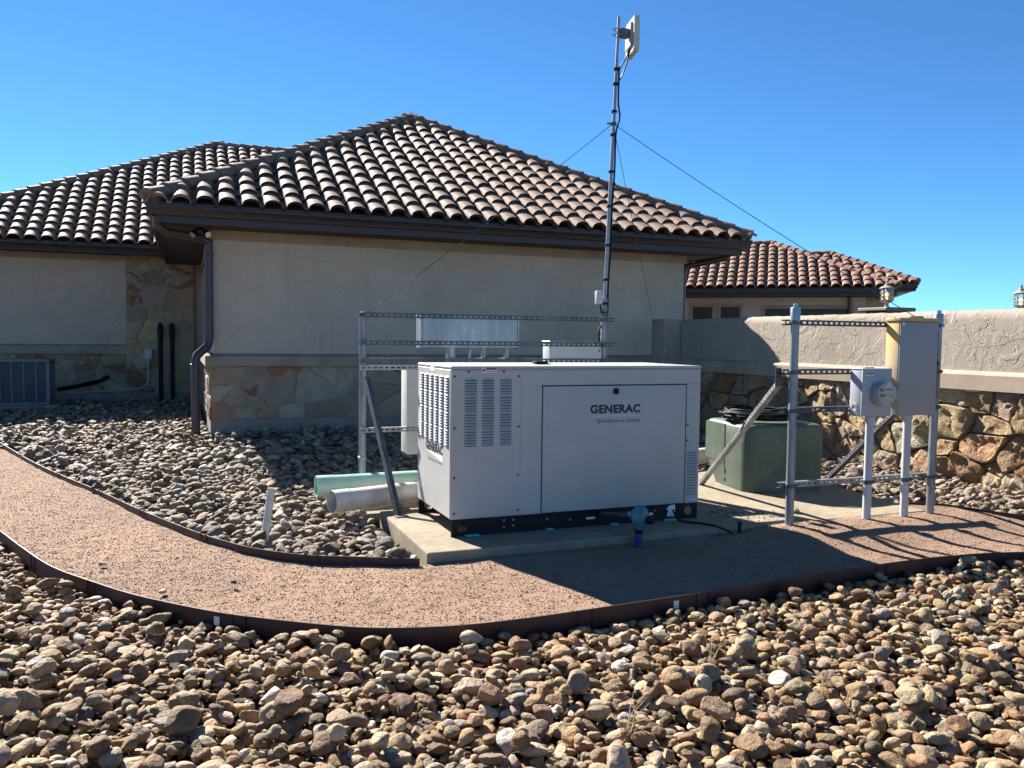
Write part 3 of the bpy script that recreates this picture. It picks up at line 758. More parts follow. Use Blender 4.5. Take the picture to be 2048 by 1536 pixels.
# floodlight under the soffit
fl = thing('floodlight', 'twin head security floodlight under the brown soffit by the downspout', 'floodlight', (0.28, 12.78, 2.86))
MB().lathe((0.28,12.78,2.84), [(0.055,0),(0.055,0.03),(0.04,0.038)], 16).build('base', BLACK, fl, 40)
for dx, ay, mt in ((-0.08, -0.5, GALV), (0.10, -0.75, LABELW)):
    MB().lathe((0.28+dx*0.6,12.76,2.83), [(0.02,0),(0.035,0.03),(0.05,0.10),(0.052,0.12)], 14, (dx*4, ay, -0.45)).build('lamp_head', BLACK, fl, 40)
    dv = Vector((dx*4, ay, -0.45)).normalized(); c = Vector((0.28+dx*0.6,12.76,2.83)) + dv*0.118
    MB().lathe(c, [(0.044,0),(0.044,0.008)], 14, dv).build('lens', mt, fl, 40)

# ------------------------------------------------------------------ boundary wall
WX = 7.6
bw = thing('boundary_wall', 'low garden wall with rough stucco top, tan ledge and fieldstone base', 'wall', (7.8, 8.0, 0))
def rounded_top_wall():
    V = []; F = []; prof = [(0.0,1.0),(0.0,1.60),(0.012,1.655),(0.045,1.692),(0.10,1.705),(0.22,1.705),(0.28,1.69),(0.31,1.64),(0.31,1.0)]
    ys = np.arange(2.2, 11.76, 0.07); n = len(prof); rg = random.Random(3)
    for y in ys:
        for x, z in prof:
            k = 1 if z > 1.6 else 0
            V.append((WX+x+k*rg.uniform(-.004,.004), y, z+k*rg.uniform(-.006,.006)))
    for i in range(len(ys)-1):
        for k in range(n-1): F.append((i*n+k, i*n+k+1, (i+1)*n+k+1, (i+1)*n+k))
    F += [tuple(range(n)), tuple(reversed([(len(ys)-1)*n+k for k in range(n)]))]
    return MB().add(V, F)
rounded_top_wall().build('stucco_top', STUCCO_W, bw, 50)
lb = MB(); lb.prism([(WX-0.10,2.2,0.885),(WX+0.02,2.2,0.885),(WX+0.02,2.2,1.085),(WX-0.085,2.2,1.055),(WX-0.10,2.2,1.04)], (0,9.60,0)); lb.build('ledge', LEDGE, bw)
sb = MB().box(WX+0.0, WX+0.30, 2.2, 11.75, -0.3, 0.99).build('stone_base', MORTAR_D, bw)
stones(sb, (4.6, 8.2, -0.12, 0.885), 0.30, lambda u, v, d: (WX-d, u, v), 0.060, 41, PAL_WALL, STONE, 1.3, 0.010, 0.034)
stones(sb, (8.2, 11.75, -0.12, 0.885), 0.30, lambda u, v, d: (WX-d, u, v), 0.060, 42, PAL_WALL, STONE, 1.3, 0.010, 0.034)
pr_ = MB(); pr_.bev(7.28, 7.90, 11.76, 12.15, -0.2, 1.705, 0.02, 2); pr_.build('end_pier', STUCCO_W, bw, 30)
MB().bev(7.20, 7.95, 11.68, 12.2, 0.88, 1.07, 0.012, 1).build('ledge', LEDGE, bw)

# ------------------------------------------------------------------ second building behind the wall
def cam_pt(px, D, z):        # point at lateral pixel and view depth, given height
    lat = (px-1024)/1681.5*D
    f = Vector((CF.x, CF.y, 0)).normalized(); r = Vector((CR.x, CR.y, 0)).normalized()
    p = f*D + r*lat; return Vector((p.x, p.y, z))
A = cam_pt(1373, 25.6, 0); B = cam_pt(1790, 23.9, 0)
eU = (B-A).normalized(); eN = Vector((-eU.y, eU.x, 0))          # along eave, inward
if eN.dot(Vector((CF.x, CF.y, 0))) < 0: eN = -eN
b2 = thing('building', 'smaller stucco building with red brown tile hip roof behind the garden wall', 'building', tuple(B))
def L2W(u, v, z): return B + eU*u + eN*v + Vector((0,0,z))     # u<=0 to the left of the corner
def b2box(m, u0, u1, v0, v1, z0, z1):
    P = [L2W(u0,v0,z0),L2W(u1,v0,z0),L2W(u1,v1,z0),L2W(u0,v1,z0)]
    return m.prism(P, (0,0,z1-z0))
EZ2 = 2.93; P2 = 0.47; H2 = 3.45
b2box(MB(), -11, -0.75, 0.75, 9, -0.3, 2.75).build('wall', STUCCO, b2)
b2box(MB(), -10.2, -0.02, 0.10, 0.13, 2.70, 2.92).build('fascia', BROWN, b2)
b2box(MB(), -10.2, 0.02, -0.02, 0.098, 2.80, 2.935).build('gutter', BROWN, b2)
b2box(MB(), -0.14, 0.0, 0.13, 6, 2.72, 2.93).build('gutter', BROWN, b2)
b2box(MB(), -10.2, -0.15, 0.14, 0.75, 2.70, 2.73).build('soffit', SOFFIT, b2)
r2 = MB(); r2.add([L2W(-10.2,0,EZ2), L2W(0,0,EZ2), L2W(-H2,H2,EZ2+P2*H2), L2W(-10.2,H2,EZ2+P2*H2), L2W(0,9,EZ2), L2W(-H2,9,EZ2+P2*H2)], [(0,1,2,3),(1,4,5,2)])
roof3 = r2.build('roof', TILEB, b2)
V2 = (eN + Vector((0,0,P2))).normalized(); s2 = math.hypot(H2, P2*H2)
t2 = tile_slope(L2W(-9.2,0,EZ2), eU, V2, 32, 11, [(-s2, -H2, s2*9.2), (0,-1,s2-0.02)], 0.0, 5)
t2 = [t for t in t2 if (proj(t[2]) or (0,0))[0] > 1330]
put_tiles(t2, roof3, 33, 0.3)
caps(L2W(0,0,EZ2), L2W(-H2,H2,EZ2+P2*H2), roof3, 26, 1.0); caps(L2W(-H2,H2,EZ2+P2*H2), L2W(-9,H2,EZ2+P2*H2), roof3, 27, 1.0)
# taller body behind, to the right
cB = cam_pt(1828, 25.6, 0); q_ = cB - B; cu, cv = q_.dot(eU), q_.dot(eN)
EZ3 = 3.16; H3 = 2.35; W3 = 5.6
b2box(MB(), cu-W3, cu-0.7, cv+0.7, cv+8, -0.3, 3.0).build('wall', STUCCO, b2)
b2box(MB(), cu-W3, cu-0.02, cv+0.10, cv+0.13, 2.94, 3.14).build('fascia', BROWN, b2)
b2box(MB(), cu-W3, cu+0.02, cv-0.02, cv+0.098, 3.03, 3.16).build('gutter', BROWN, b2)
b2box(MB(), cu-W3, cu-0.15, cv+0.14, cv+0.75, 2.95, 2.98).build('soffit', SOFFIT, b2)
b2box(MB(), cu-0.13, cu, cv+0.1, cv+6, 2.98, 3.155).build('gutter', BROWN, b2)
r3 = MB(); r3.add([L2W(cu-W3,cv,EZ3), L2W(cu,cv,EZ3), L2W(cu-H3,cv+H3,EZ3+P2*H3), L2W(cu-W3,cv+H3,EZ3+P2*H3), L2W(cu,cv+6,EZ3), L2W(cu-H3,cv+6,EZ3+P2*H3)], [(0,1,2,3),(1,4,5,2)])
roof4 = r3.build('roof', TILEB, b2); s3 = math.hypot(H3, P2*H3)
t3 = tile_slope(L2W(cu-W3,cv,EZ3), eU, V2, 19, 8, [(-s3, -H3, s3*W3), (0,-1,s3-0.02)], 0.0, 6)
def hid(c):
    q = c - B; u, v = q.dot(eU), q.dot(eN)
    return c.z < EZ2 + P2*min(v, -u) - 0.1 if (v > 0 and u < 0) else False
put_tiles([t for t in t3 if not hid(t[2]) and (proj(t[2]))[0] > 1590], roof4, 34, 0.3)
caps(L2W(cu,cv,EZ3), L2W(cu-H3,cv+H3,EZ3+P2*H3), roof4, 28, 1.0); caps(L2W(cu-H3,cv+H3,EZ3+P2*H3), L2W(cu-4.2,cv+H3,EZ3+P2*H3), roof4, 29, 1.0)
# windows, shutters and wide framed opening
def b2window(px0, px1, z0, z1, name='window', slats=True):
    def upx(px):
        lo, hi = -11.0, 0.0
        for _ in range(40):
            mid = (lo+hi)/2
            if proj(L2W(mid, 0.7, 2))[0] < px: lo = mid
            else: hi = mid
        return (lo+hi)/2
    u0, u1 = upx(px0), upx(px1)
    m = MB(); t_ = 0.09
    for a in ((u0-t_,u1+t_,z1,z1+t_),(u0-t_,u1+t_,z0-t_,z0),(u0-t_,u0,z0,z1),(u1,u1+t_,z0,z1)): b2box(m, a[0], a[1], 0.70, 0.76, a[2], a[3])
    o = m.build(name, TRIM, b2)
    b2box(MB(), u0, u1, 0.735, 0.745, z0, z1).build('pane', PANE, o)
    if slats:
        k = 0; z = z0+0.04
        m2 = MB(); b2box(m2, u0, u0+0.05, 0.72, 0.735, z0, z1); b2box(m2, u1-0.05, u1, 0.72, 0.735, z0, z1); b2box(m2, u0+0.05, u1-0.05, 0.72, 0.735, z1-0.06, z1); m2.build('frame', WOODB, o)
        while z < z1-0.07:
            b2box(MB(), u0+0.05, u1-0.05, 0.722, 0.736, z, z+0.055).build('slat', WOODB, o); z += 0.075
b2window(1385, 1424, 1.3, 2.42); b2window(1441, 1479, 1.3, 2.42); b2window(1530, 1702, 1.0, 2.36, 'wide_opening')
ug = -1.2
MB().tube([L2W(ug,0.66,2.72), L2W(ug,0.66,0)], 0.05, 10).build('downspout', DOWNS, b2, 40)
wl = L2W(-6.6, 0.62, 2.05)
ws = MB(); ws.lathe(wl, [(0.03,-0.02),(0.09,0.0),(0.09,0.22),(0.11,0.23),(0.04,0.33),(0.015,0.40)], 10); ws.build('wall_sconce', BLACK, b2, 30)

# lanterns on piers behind the wall
def lantern(px, D, zb, label):
    c = cam_pt(px, D, 0); r = thing('lantern', label, 'lantern', (c.x, c.y, zb), 'lanterns on the gate piers')
    C = (c.x, c.y, zb); q = 0.72
    def sc(P): return [(r_*q, z_*q) for r_, z_ in P]
    MB().lathe(C, sc([(0.10,0),(0.10,0.012),(0.045,0.03),(0.038,0.10),(0.05,0.105),(0.13,0.15),(0.145,0.175)]), 16).build('base', IVORY, r, 40)
    MB().lathe((c.x,c.y,zb), sc([(0.165,0.43),(0.165,0.445),(0.12,0.475),(0.06,0.50),(0.045,0.53),(0.055,0.54),(0.02,0.57),(0.03,0.60),(0.008,0.65)]), 16).build('cap', IVORY, r, 40)
    cg = MB()
    for k in range(8):
        a = 2*PI*k/8+0.2; x, y = c.x+0.14*q*math.cos(a), c.y+0.14*q*math.sin(a); cg.tube([(x,y,zb+0.17*q),(x,y,zb+0.435*q)], 0.006, 6)
    for z in (0.25, 0.34):
        cg.tube([(c.x+0.142*q*math.cos(2*PI*k/16), c.y+0.142*q*math.sin(2*PI*k/16), zb+z*q) for k in range(17)], 0.005, 6)
    cg.build('cage', IVORY, r, 40)
    MB().lathe((c.x,c.y,zb+0.18*q), sc([(0.125,0),(0.125,0.25)]), 16).build('glass', GLASS, r, 40)
    MB().lathe((c.x,c.y,zb+0.18*q), sc([(0.018,0),(0.018,0.06),(0.03,0.09),(0.034,0.12),(0.02,0.16),(0.004,0.18)]), 10).build('bulb', GLOW, r, 40)
    return c
def gate_pier(c, zt, label, hw=0.31):
    r = thing('gate_pier', label, 'pier', (c.x, c.y, -0.3), 'gate piers behind the wall')
    MB().bev(c.x-hw+0.08, c.x+hw-0.08, c.y-hw+0.08, c.y+hw-0.08, -0.3, zt-0.06, 0.02, 1).build('column', STUCCO_W, r)
    MB().bev(c.x-hw, c.x+hw, c.y-hw, c.y+hw, zt-0.06, zt, 0.015, 1).build('cap', CONC, r)
c1 = lantern(1769, 13.6, 1.92, 'lit bronze lantern on the pier in front of the small building roof')
gate_pier(c1, 1.92, 'stucco pier carrying the lantern left of the tall enclosure')
c2 = lantern(2036, 13.6, 1.86, 'lit bronze lantern rising behind the wall at the far right edge')
gate_pier(c2, 1.86, 'stucco pier carrying the lantern at the far right edge')

# ------------------------------------------------------------------ generator
GX0, GX1, GY0, GY1, GZ = 1.70, 3.68, 5.405, 6.25, 1.165
gen = thing('generator', 'white standby generator with louvered end panels on a concrete pad', 'generator', ((GX0+GX1)/2, (GY0+GY1)/2, 0))
bs_ = MB()
def rail(y0, y1):
    # skid rail with a round lifting hole near each end
    hole = [(0.075, 0.058, 0.034)]
    for x in (GX0+0.085, GX1-0.085):
        n = 16; s = 0.055
        V = []; F = []
        for yy in (y0, y1):
            for k in range(n):
                a = 2*PI*k/n; V.append((x+0.036*math.cos(a), yy, 0.062+0.036*math.sin(a)))
            for k in range(n):
                a = 2*PI*k/n; c_, s_ = math.cos(a), math.sin(a); m_ = max(abs(c_), abs(s_)); V.append((x+0.0585*c_/m_, yy, 0.06+0.0585*s_/m_))
        for k in range(n):
            j = (k+1) % n
            F += [(k, j, n+j, n+k), (2*n+k, 2*n+j, 3*n+j, 3*n+k), (k, j, 2*n+j, 2*n+k)]
        bs_.add(V, F)
    bs_.box(GX0+0.006, GX0+0.0265, y0, y1, 0.0015, 0.1185); bs_.box(GX1-0.0265, GX1-0.006, y0, y1, 0.0015, 0.1185)
    bs_.box(GX0+0.1435, GX1-0.1435, y0, y1, 0.0015, 0.1185)
rail(GY0+0.004, GY0+0.012); rail(GY1-0.012, GY1-0.004)
bs_.box(GX0+0.16, GX1-0.16, GY0+0.3, GY1-0.3, 0.03, 0.118)
bs_.build('skid_base', BLACK, gen)
body = MB().bev(GX0, GX1, GY0, GY1, 0.118, GZ-0.022, 0.006, 2).build('body', WHITE, gen, 30)
rfm = MB().bev(GX0-0.004, GX1+0.004, GY0-0.004, GY1+0.004, GZ-0.0215, GZ, 0.008, 3).build('roof_panel', WHITE, gen, 30)
ft = GY0
MB().bev(GX0+0.010, 2.205, ft-0.004, ft+0.01, 0.124, GZ-0.026, 0.003, 1).build('intake_panel', WHITE, gen, 30)
ipanel = gen.children[-1]
MB().bev(2.210, GX1-0.006, ft-0.003, ft+0.01, 1.030, GZ-0.026, 0.003, 1).build('upper_panel', WHITE, gen, 30)
MB().bev(2.210, 2.366, ft-0.003, ft+0.01, 0.124, 1.027, 0.003, 1).build('side_panel', WHITE, gen, 30)
MB().box(2.366, 3.556, ft-0.0015, ft+0.005, 0.12, 1.029).build('door_gap', GAPM, gen)
door = MB().bev(2.373, 3.548, ft-0.006, ft+0.01, 0.124, 1.021, 0.004, 2).build('door', WHITE, gen, 30)
epanel = MB().bev(3.556, GX1-0.006, ft-0.004, ft+0.01, 0.124, 1.027, 0.003, 1).build('end_panel', WHITE, gen, 30)
kn = MB().lathe((2.948, ft-0.006, 0.982), [(0.022,0),(0.022,0.012),(0.014,0.016),(0.014,0.024)], 16, (0,-1,0)); kn.box(2.942, 2.956, ft-0.034, ft-0.026, 0.960, 1.004); kn.build('latch', BLACK, door, 40)
# louvers (one pressed hood each)
def louver_mesh(wd, ht, out):
    m = MB(); n = 8; V = []
    for t, o_ in ((0.0, 0.0), (0.45, 0.55), (0.85, 1.0), (1.0, 0.96)):
        for k in range(n+1):
            s = k/n; e = math.sin(PI*s)**0.35 if 0 < s < 1 else 0.0
            V.append(((s-0.5)*wd, -out*o_*e, ht*(0.30+0.70*(1-t))))
    F = []
    for r_ in range(3):
        for k in range(n): F.append((r_*(n+1)+k, r_*(n+1)+k+1, (r_+1)*(n+1)+k+1, (r_+1)*(n+1)+k))
    m.add(V, F)
    m.add([(-wd/2*0.92,-0.0006,0),(wd/2*0.92,-0.0006,0),(wd/2*0.92,-0.0006,ht*0.42),(-wd/2*0.92,-0.0006,ht*0.42)], [(0,1,2,3)])  # dark quad painted in as the shaded slit below the hood
    me = bpy.data.meshes.new('louver'); me.from_pydata(m.v, [], m.f); me.materials.append(WHITE); me.materials.append(GAPM)
    for p in me.polygons: p.use_smooth = True
    me.polygons[len(me.polygons)-1].material_index = 1
    return me
LVF = louver_mesh(0.094, 0.0185, 0.011); LVS = louver_mesh(0.098, 0.0185, 0.013); LVE = louver_mesh(0.095, 0.0185, 0.010)
for cx in (1.836, 1.961, 2.092):
    for blk in range(4):
        for k in range(6):
            inst('louver', LVF, ipanel, T(cx, ft-0.0042, 1.073 - blk*0.118 - k*0.0188 - 0.008))
for k in range(16): inst('louver', LVE, epanel, T(3.613, ft-0.0042, 0.505 - k*0.0212))
RS = Matrix(((0,1,0,0),(-1,0,0,0),(0,0,1,0),(0,0,0,1)))      # hood faces -x
RS = Matrix(((0,1,0),(-1,0,0),(0,0,1))).to_4x4()
lpanel = MB().bev(GX0-0.004, GX0+0.01, GY0+0.010, GY1-0.010, 0.124, GZ-0.026, 0.003, 1).build('left_panel', WHITE, gen, 30)
for c in range(6):
    for blk in range(4):
        for k in range(6):
            inst('louver', LVS, lpanel, T(GX0-0.0042, 5.495 + c*0.1265, 1.088 - blk*0.121 - k*0.0191 - 0.012) @ RS)
# bolts
bm_ = MB().lathe((0,0,0), [(0.009,0),(0.009,0.004),(0.005,0.006)], 10, (0,-1,0)).mesh('bolt', smooth=40, mats=[INKG])
for x, z in [(1.722,1.095),(2.188,1.095),(1.82,1.128),(2.075,1.128),(1.722,0.745),(2.188,0.745),(1.722,0.405),(2.188,0.405),(1.722,0.16),(2.188,0.16)]:
    inst('bolt', bm_, ipanel, T(x, ft-0.004, z))
for z in (0.72, 0.60): inst('bolt', bm_, epanel, T(3.568, ft-0.004, z))
bs2 = MB().lathe((0,0,0), [(0.008,0),(0.008,0.003),(0.004,0.005)], 10, (0,-1,0)).mesh('bolt', smooth=40, mats=[GALV])
for x, z in [(2.09,0.045),(2.16,0.048),(2.09,0.09),(2.16,0.09),(2.42,0.075),(2.60,0.06),(3.05,0.07),(3.30,0.08)]:
    inst('bolt', bs2, gen, T(x, ft+0.004, z))
# lettering
def text(body_, name, size, mat, parent, mw, sx=1.0, offset=0.0, space=1.0, align='LEFT'):
    cu_ = bpy.data.curves.new(name, 'FONT'); cu_.body = body_; cu_.size = size; cu_.offset = offset; cu_.space_character = space; cu_.align_x = align
    cu_.resolution_u = 4
    to = bpy.data.objects.new(name, cu_); COL.objects.link(to)
    bpy.context.view_layer.update()
    me = bpy.data.meshes.new_from_object(to.evaluated_get(bpy.context.evaluated_depsgraph_get()))
    bpy.data.objects.remove(to); me.materials.clear(); me.materials.append(mat)
    xs = [v.co.x for v in me.vertices]; x0 = min(xs); x1 = max(xs)
    for v in me.vertices: v.co.x = (v.co.x-x0)/(x1-x0)*sx
    return inst(name, me, parent, mw)
RF = Matrix(((1,0,0),(0,0,-1),(0,1,0))).to_4x4()             # text facing -y
RL = Matrix(((0,0,-1),(-1,0,0),(0,1,0))).to_4x4()            # text facing -x, reading towards the viewer
text('GENERAC', 'lettering', 0.080, INK, door, T(2.742, ft-0.0068, 0.826) @ RF, 0.414, 0.0038, 1.06)
text('QuietSource Series', 'lettering', 0.034, INK, door, T(2.80, ft-0.0068, 0.756) @ RF, 0.352, 0.0009, 1.35)
MB().box(2.742, 3.156, ft-0.0066, ft-0.0055, 0.800, 0.803).build('rule_line', LABELW, door)
text('GENERAC', 'lettering', 0.080, INK, lpanel, T(GX0-0.0052, 6.01, 0.540) @ RL, 0.425, 0.0036, 1.06)
text('QuietSource Series', 'lettering', 0.034, INKG, lpanel, T(GX0-0.0052, 5.955, 0.466) @ RL, 0.36, 0.0002, 1.3)
MB().prism([(GX0-0.0050,6.01,0.531),(GX0-0.0050,5.582,0.531),(GX0-0.0050,5.582,0.485)], (0.0008,0,0)).build('sticker', LABELW, lpanel)
st = MB().box(1.915, 2.022, ft-0.0052, ft-0.004, 1.120, 1.155).build('warning_label', LABELW, ipanel)
MB().box(1.945, 2.020, ft-0.0058, ft-0.0053, 1.139, 1.153).build('red_band', RED, st); MB().box(1.945, 2.020, ft-0.0058, ft-0.0053, 1.126, 1.131).build('red_band', RED, st)
pg = MB(); pg.add([(1.919,ft-0.0058,1.127),(1.926,ft-0.0058,1.127),(1.932,ft-0.0058,1.136),(1.938,ft-0.0058,1.127),(1.942,ft-0.0058,1.129),(1.937,ft-0.0058,1.142),(1.941,ft-0.0058,1.150),(1.931,ft-0.0058,1.144),(1.920,ft-0.0058,1.142)], [tuple(range(9))]); pg.build('pictogram', INK, st)
MB().box(GX0-0.0052, GX0-0.004, 5.80, 5.90, 1.115, 1.150).build('warning_label', LABELW, lpanel)
MB().box(2.73, 2.80, ft+0.002, ft+0.0038, 0.052, 0.068).build('data_plate', LABELW, gen)
MB().box(3.255, 3.285, ft+0.002, ft+0.0038, 0.048, 0.066).build('data_plate', LABELW, gen)
MB().box(3.625, 3.655, ft-0.0052, ft-0.004, 0.14, 0.152).build('data_plate', LABELW, epanel)
MB().prism([(3.405,ft+0.003,0.03),(3.475,ft+0.003,0.026),(3.475,ft+0.003,0.115),(3.425,ft+0.003,0.112),(3.402,ft+0.003,0.088),(3.418,ft+0.003,0.075)], (0,-0.004,0)).build('white_cover', LABELW, gen)
# top vent cap / latch
tc = MB(); tc.lathe((2.52, 5.80, GZ), [(0.085,0),(0.08,0.006)], 20); tc.bev(2.47, 2.57, 5.76, 5.84, GZ+0.006, GZ+0.024, 0.005, 2); tc.build('fill_cap', BLACK, gen, 30)
# foam pads under the skid
for x0, x1 in ((1.80, 1.90), (2.40, 2.46), (2.92, 2.98), (3.37, 3.47)):
    f_ = MB().bev(x0, x1, GY0-0.035, GY0-0.002, 0.0008, 0.014, 0.004, 1).build('foam_pad', TEALF); f_['label'] = {1.80:'long teal foam pad under the left front corner of the generator skid',2.40:'small teal foam pad below the left part of the generator door',2.92:'small teal foam pad below the middle of the generator door',3.37:'teal foam pad under the right end of the generator skid'}[x0]; f_['category'] = 'foam pad'; f_['group'] = 'foam pads under the skid'

# gas regulator
rg_ = thing('gas_regulator', 'teal gas regulator on a blue riser pipe in front of the generator', 'regulator', (3.165, 5.00, -0.05))
RX, RY, RZ_ = 2.936, 5.0, 0.142
MB().lathe((RX, RY, RZ_), [(0.02,-0.045),(0.050,-0.040),(0.068,-0.02),(0.074,-0.008),(0.074,0.008),(0.066,0.022),(0.046,0.040),(0.026,0.048)], 28, (0.25,-1,0.05)).build('diaphragm_case', TEAL, rg_, 35)
MB().lathe((RX, RY, RZ_), [(0.076,-0.006),(0.079,-0.004),(0.079,0.004),(0.076,0.006)], 28, (0.25,-1,0.05)).build('flange', TEAL, rg_, 35)
MB().lathe((RX+0.035, RY-0.035, RZ_-0.02), [(0.026,0),(0.028,0.030),(0.020,0.036),(0.020,0.050)], 16, (0.7,-1,0)).build('vent_plug', BLACK, rg_, 35)
MB().tube([(RX-0.005, RY, RZ_-0.03), (RX-0.003, RY, RZ_-0.085)], [0.050, 0.036], 14).build('outlet_body', TEAL, rg_, 35)
MB().lathe((RX-0.008, RY, RZ_-0.118), [(0.022,0),(0.026,0.006),(0.026,0.022),(0.038,0.026),(0.038,0.034)], 14).build('union', BLACK, rg_, 35)
MB().tube([(RX-0.008, RY, -0.14), (RX-0.008, RY, RZ_-0.112)], 0.023, 12).build('riser', BLUE, rg_, 35)
MB().tube([(RX-0.05, RY+0.02, RZ_+0.015), (RX-0.085, RY+0.07, RZ_), (RX-0.085, 5.41, 0.085)], 0.016, 10).build('inlet_pipe', GALVD, rg_, 35)
MB().tube([(RX-0.075, RY+0.035, RZ_+0.01), (RX-0.05, RY+0.02, RZ_+0.014)], 0.023, 8).build('coupling', GALV, rg_, 35)
cb = MB().tube([(3.46,5.405,0.075),(3.45,5.37,0.05),(3.46,5.33,0.012),(3.50,5.27,0.008),(3.58,5.19,0.008),(3.62,5.10,0.008),(3.64,5.04,0.0),(3.70,4.99,-0.03)], 0.007, 8).build('power_cable', RUBBER, None, 60); cb['label'] = 'thin black cable running from the generator base down to the gravel'; cb['category'] = 'cable'
sp_ = MB().lathe((3.78, 5.02, -0.06), [(0.012,0),(0.012,0.085),(0.016,0.087),(0.016,0.10)], 10).build('pipe_stub', RUBBER, None, 40); sp_['label'] = 'short black pipe stub standing in the gravel at the slab edge'; sp_['category'] = 'pipe'

# ------------------------------------------------------------------ slotted strut
def strut(m, A, Bp, face, size=0.0413, slots=True):
    """C channel from A to B; slotted web looks along 'face'"""
    A, Bp = Vector(A), Vector(Bp); d = Bp-A; L = d.length; d.normalize(); f = Vector(face); f = (f-d*f.dot(d)).normalized(); u = f.cross(d)
    def bx(a0, a1, b0, b1, c0, c1):
        P = []
        for c in (c0, c1):
            for a, b in ((a0,b0),(a1,b0),(a1,b1),(a0,b1)): P.append(A + d*a + u*b + f*c)
        m.add(P, [(0,3,2,1),(4,5,6,7),(0,1,5,4),(1,2,6,5),(2,3,7,6),(3,0,4,7)])
    h = size/2; th = 0.0027
    bx(0, L, h-th, h, -size, -th); bx(0, L, -h, -h+th, -size, -th)             # flanges
    bx(0, L, h-0.010, h-th, -size, -size+th); bx(0, L, -h+th, -h+0.010, -size, -size+th)   # lips
    if not slots: bx(0, L, -h, h, -th, 0); return m
    bx(0, L, 0.0075, h, -th, 0); bx(0, L, -h, -0.0075, -th, 0)
    p = 0.0508; n = int(L/p); x = 0
    for k in range(n+1):
        s0 = x; s1 = min(L, k*p+0.011)
        if s1 > s0: bx(s0, s1, -0.0075, 0.0075, -th, 0)
        x = k*p+0.011+0.029
    return m
def clamp(x, y, z, r, parent, yb):
    m = MB(); m.lathe((x,y,z-0.016), [(r+0.001,0),(r+0.005,0.002),(r+0.005,0.030),(r+0.001,0.032)], 14)
    m.box(x+r+0.002, x+r+0.030, y-0.010, y+0.012, z-0.014, z+0.014)
    m.lathe((x+r+0.018, y-0.010, z), [(0.010,0),(0.010,0.007)], 8, (0,-1,0))
    m.build('pipe_clamp', GALVD, parent, 30)

# ---- right hand meter rack
rk = thing('meter_rack', 'galvanized steel pipe and strut rack carrying the electric meter', 'rack', (4.9, 5.0, 0))
for x, lean, zt in ((4.208, 0.004, 1.60), (5.608, 0.02, 1.585)):
    MB().tube([(x, 5.0, -0.25), (x+lean*0.5, 5.0, 0.8), (x+lean, 5.0, zt)], 0.031, 18).build('post', GALV, rk, 40)
    MB().lathe((x+lean, 5.0, zt), [(0.036,-0.10),(0.036,0.0),(0.033,0.006),(0.018,0.008),(0.018,0.030),(0.012,0.034)], 18).build('post_cap', GALVB, rk, 40)
YS = 5.035
for z, x0, x1 in ((1.497, 4.150, 5.705), (1.131, 4.146, 5.700), (0.845, 4.147, 5.695)):
    strut(MB(), (x0, YS, z), (x1, YS, z), (0,-1,0)).build('strut', GALVD, rk)
    clamp(4.210, 5.0, z, 0.031, rk, YS); clamp(5.618, 5.0, z, 0.031, rk, YS)
strut(MB(), (4.139, YS, 0.285), (5.72, YS, 0.288), (0,-1,0)).build('strut', GALV, rk)
clamp(4.208, 5.0, 0.286, 0.031, rk, YS); clamp(5.61, 5.0, 0.286, 0.031, rk, YS)
strut(MB(), (4.135, 5.09, 1.05), (4.56, 6.70, 0.0), (-0.9,0.1,0.35)).build('brace', GALV, rk)
MB().box(4.11, 4.16, 5.076, 5.082, 1.02, 1.16).build('brace_bracket', GALVD, rk)
strut(MB(), (5.60, 5.09, 1.05), (6.00, 6.60, 0.0), (-0.9,0.1,0.35)).build('brace', GALVD, rk)
# meter box
mt = thing('meter_box', 'grey electric meter box with round glass meter on the rack', 'meter', (4.91, 4.97, 0.79))
MB().bev(4.776, 5.056, 4.918, 5.03, 0.795, 1.150, 0.004, 2).build('enclosure', BOXG, mt, 30)
MB().bev(4.774, 5.059, 4.900, 4.9175, 0.800, 1.158, 0.004, 2).build('cover', BOXG, mt, 30)
MB().bev(4.772, 5.06, 4.905, 5.032, 1.151, 1.160, 0.003, 1).build('cap', BOXG, mt, 30)
MB().lathe((4.944, 4.8995, 0.968), [(0.100,0),(0.100,0.010),(0.088,0.013)], 32, (0,-1,0)).build('meter_ring', GALVB, mt, 40)
MB().lathe((4.944, 4.886, 0.968), [(0.082,0),(0.082,0.050)], 32, (0,-1,0)).build('meter_face', METERF, mt, 40)
gl = MB().lathe((4.944, 4.886, 0.968), [(0.086,0.0),(0.087,0.075),(0.080,0.090),(0.0,0.094)], 32, (0,-1,0)).build('glass_cover', GLASS, mt, 40)
MB().box(4.925, 4.985, 4.8345, 4.8355, 0.995, 1.012).build('display', LCD, mt)
for x0, x1, z0, z1 in ((4.885,4.910,0.990,1.005),(4.895,4.915,0.950,0.970),(4.935,4.950,0.955,0.962),(4.965,4.985,0.955,0.962)): MB().box(x0, x1, 4.8345, 4.8355, z0, z1).build('dial_mark', INK, mt)
lb_ = MB().box(4.80, 4.875, 4.8985, 4.8995, 1.105, 1.130).build('warning_label', LABELW, mt)
MB().box(4.802, 4.833, 4.898, 4.8984, 1.117, 1.128).build('red_band', RED, lb_); MB().box(4.845, 4.872, 4.898, 4.8984, 1.117, 1.128).build('red_band', RED, lb_); MB().lathe((4.839,4.8984,1.118), [(0.006,0),(0.006,0.0006)], 8, (0,-1,0)).build('pictogram', INK, lb_)
for r in (0.030, 0.022, 0.012):
    MB().tube([(4.7745, 4.975+r*math.cos(2*PI*k/24), 0.865+r*math.sin(2*PI*k/24)) for k in range(25)], 0.0016, 5).build('knockout_ring', BOXG, mt, 60)
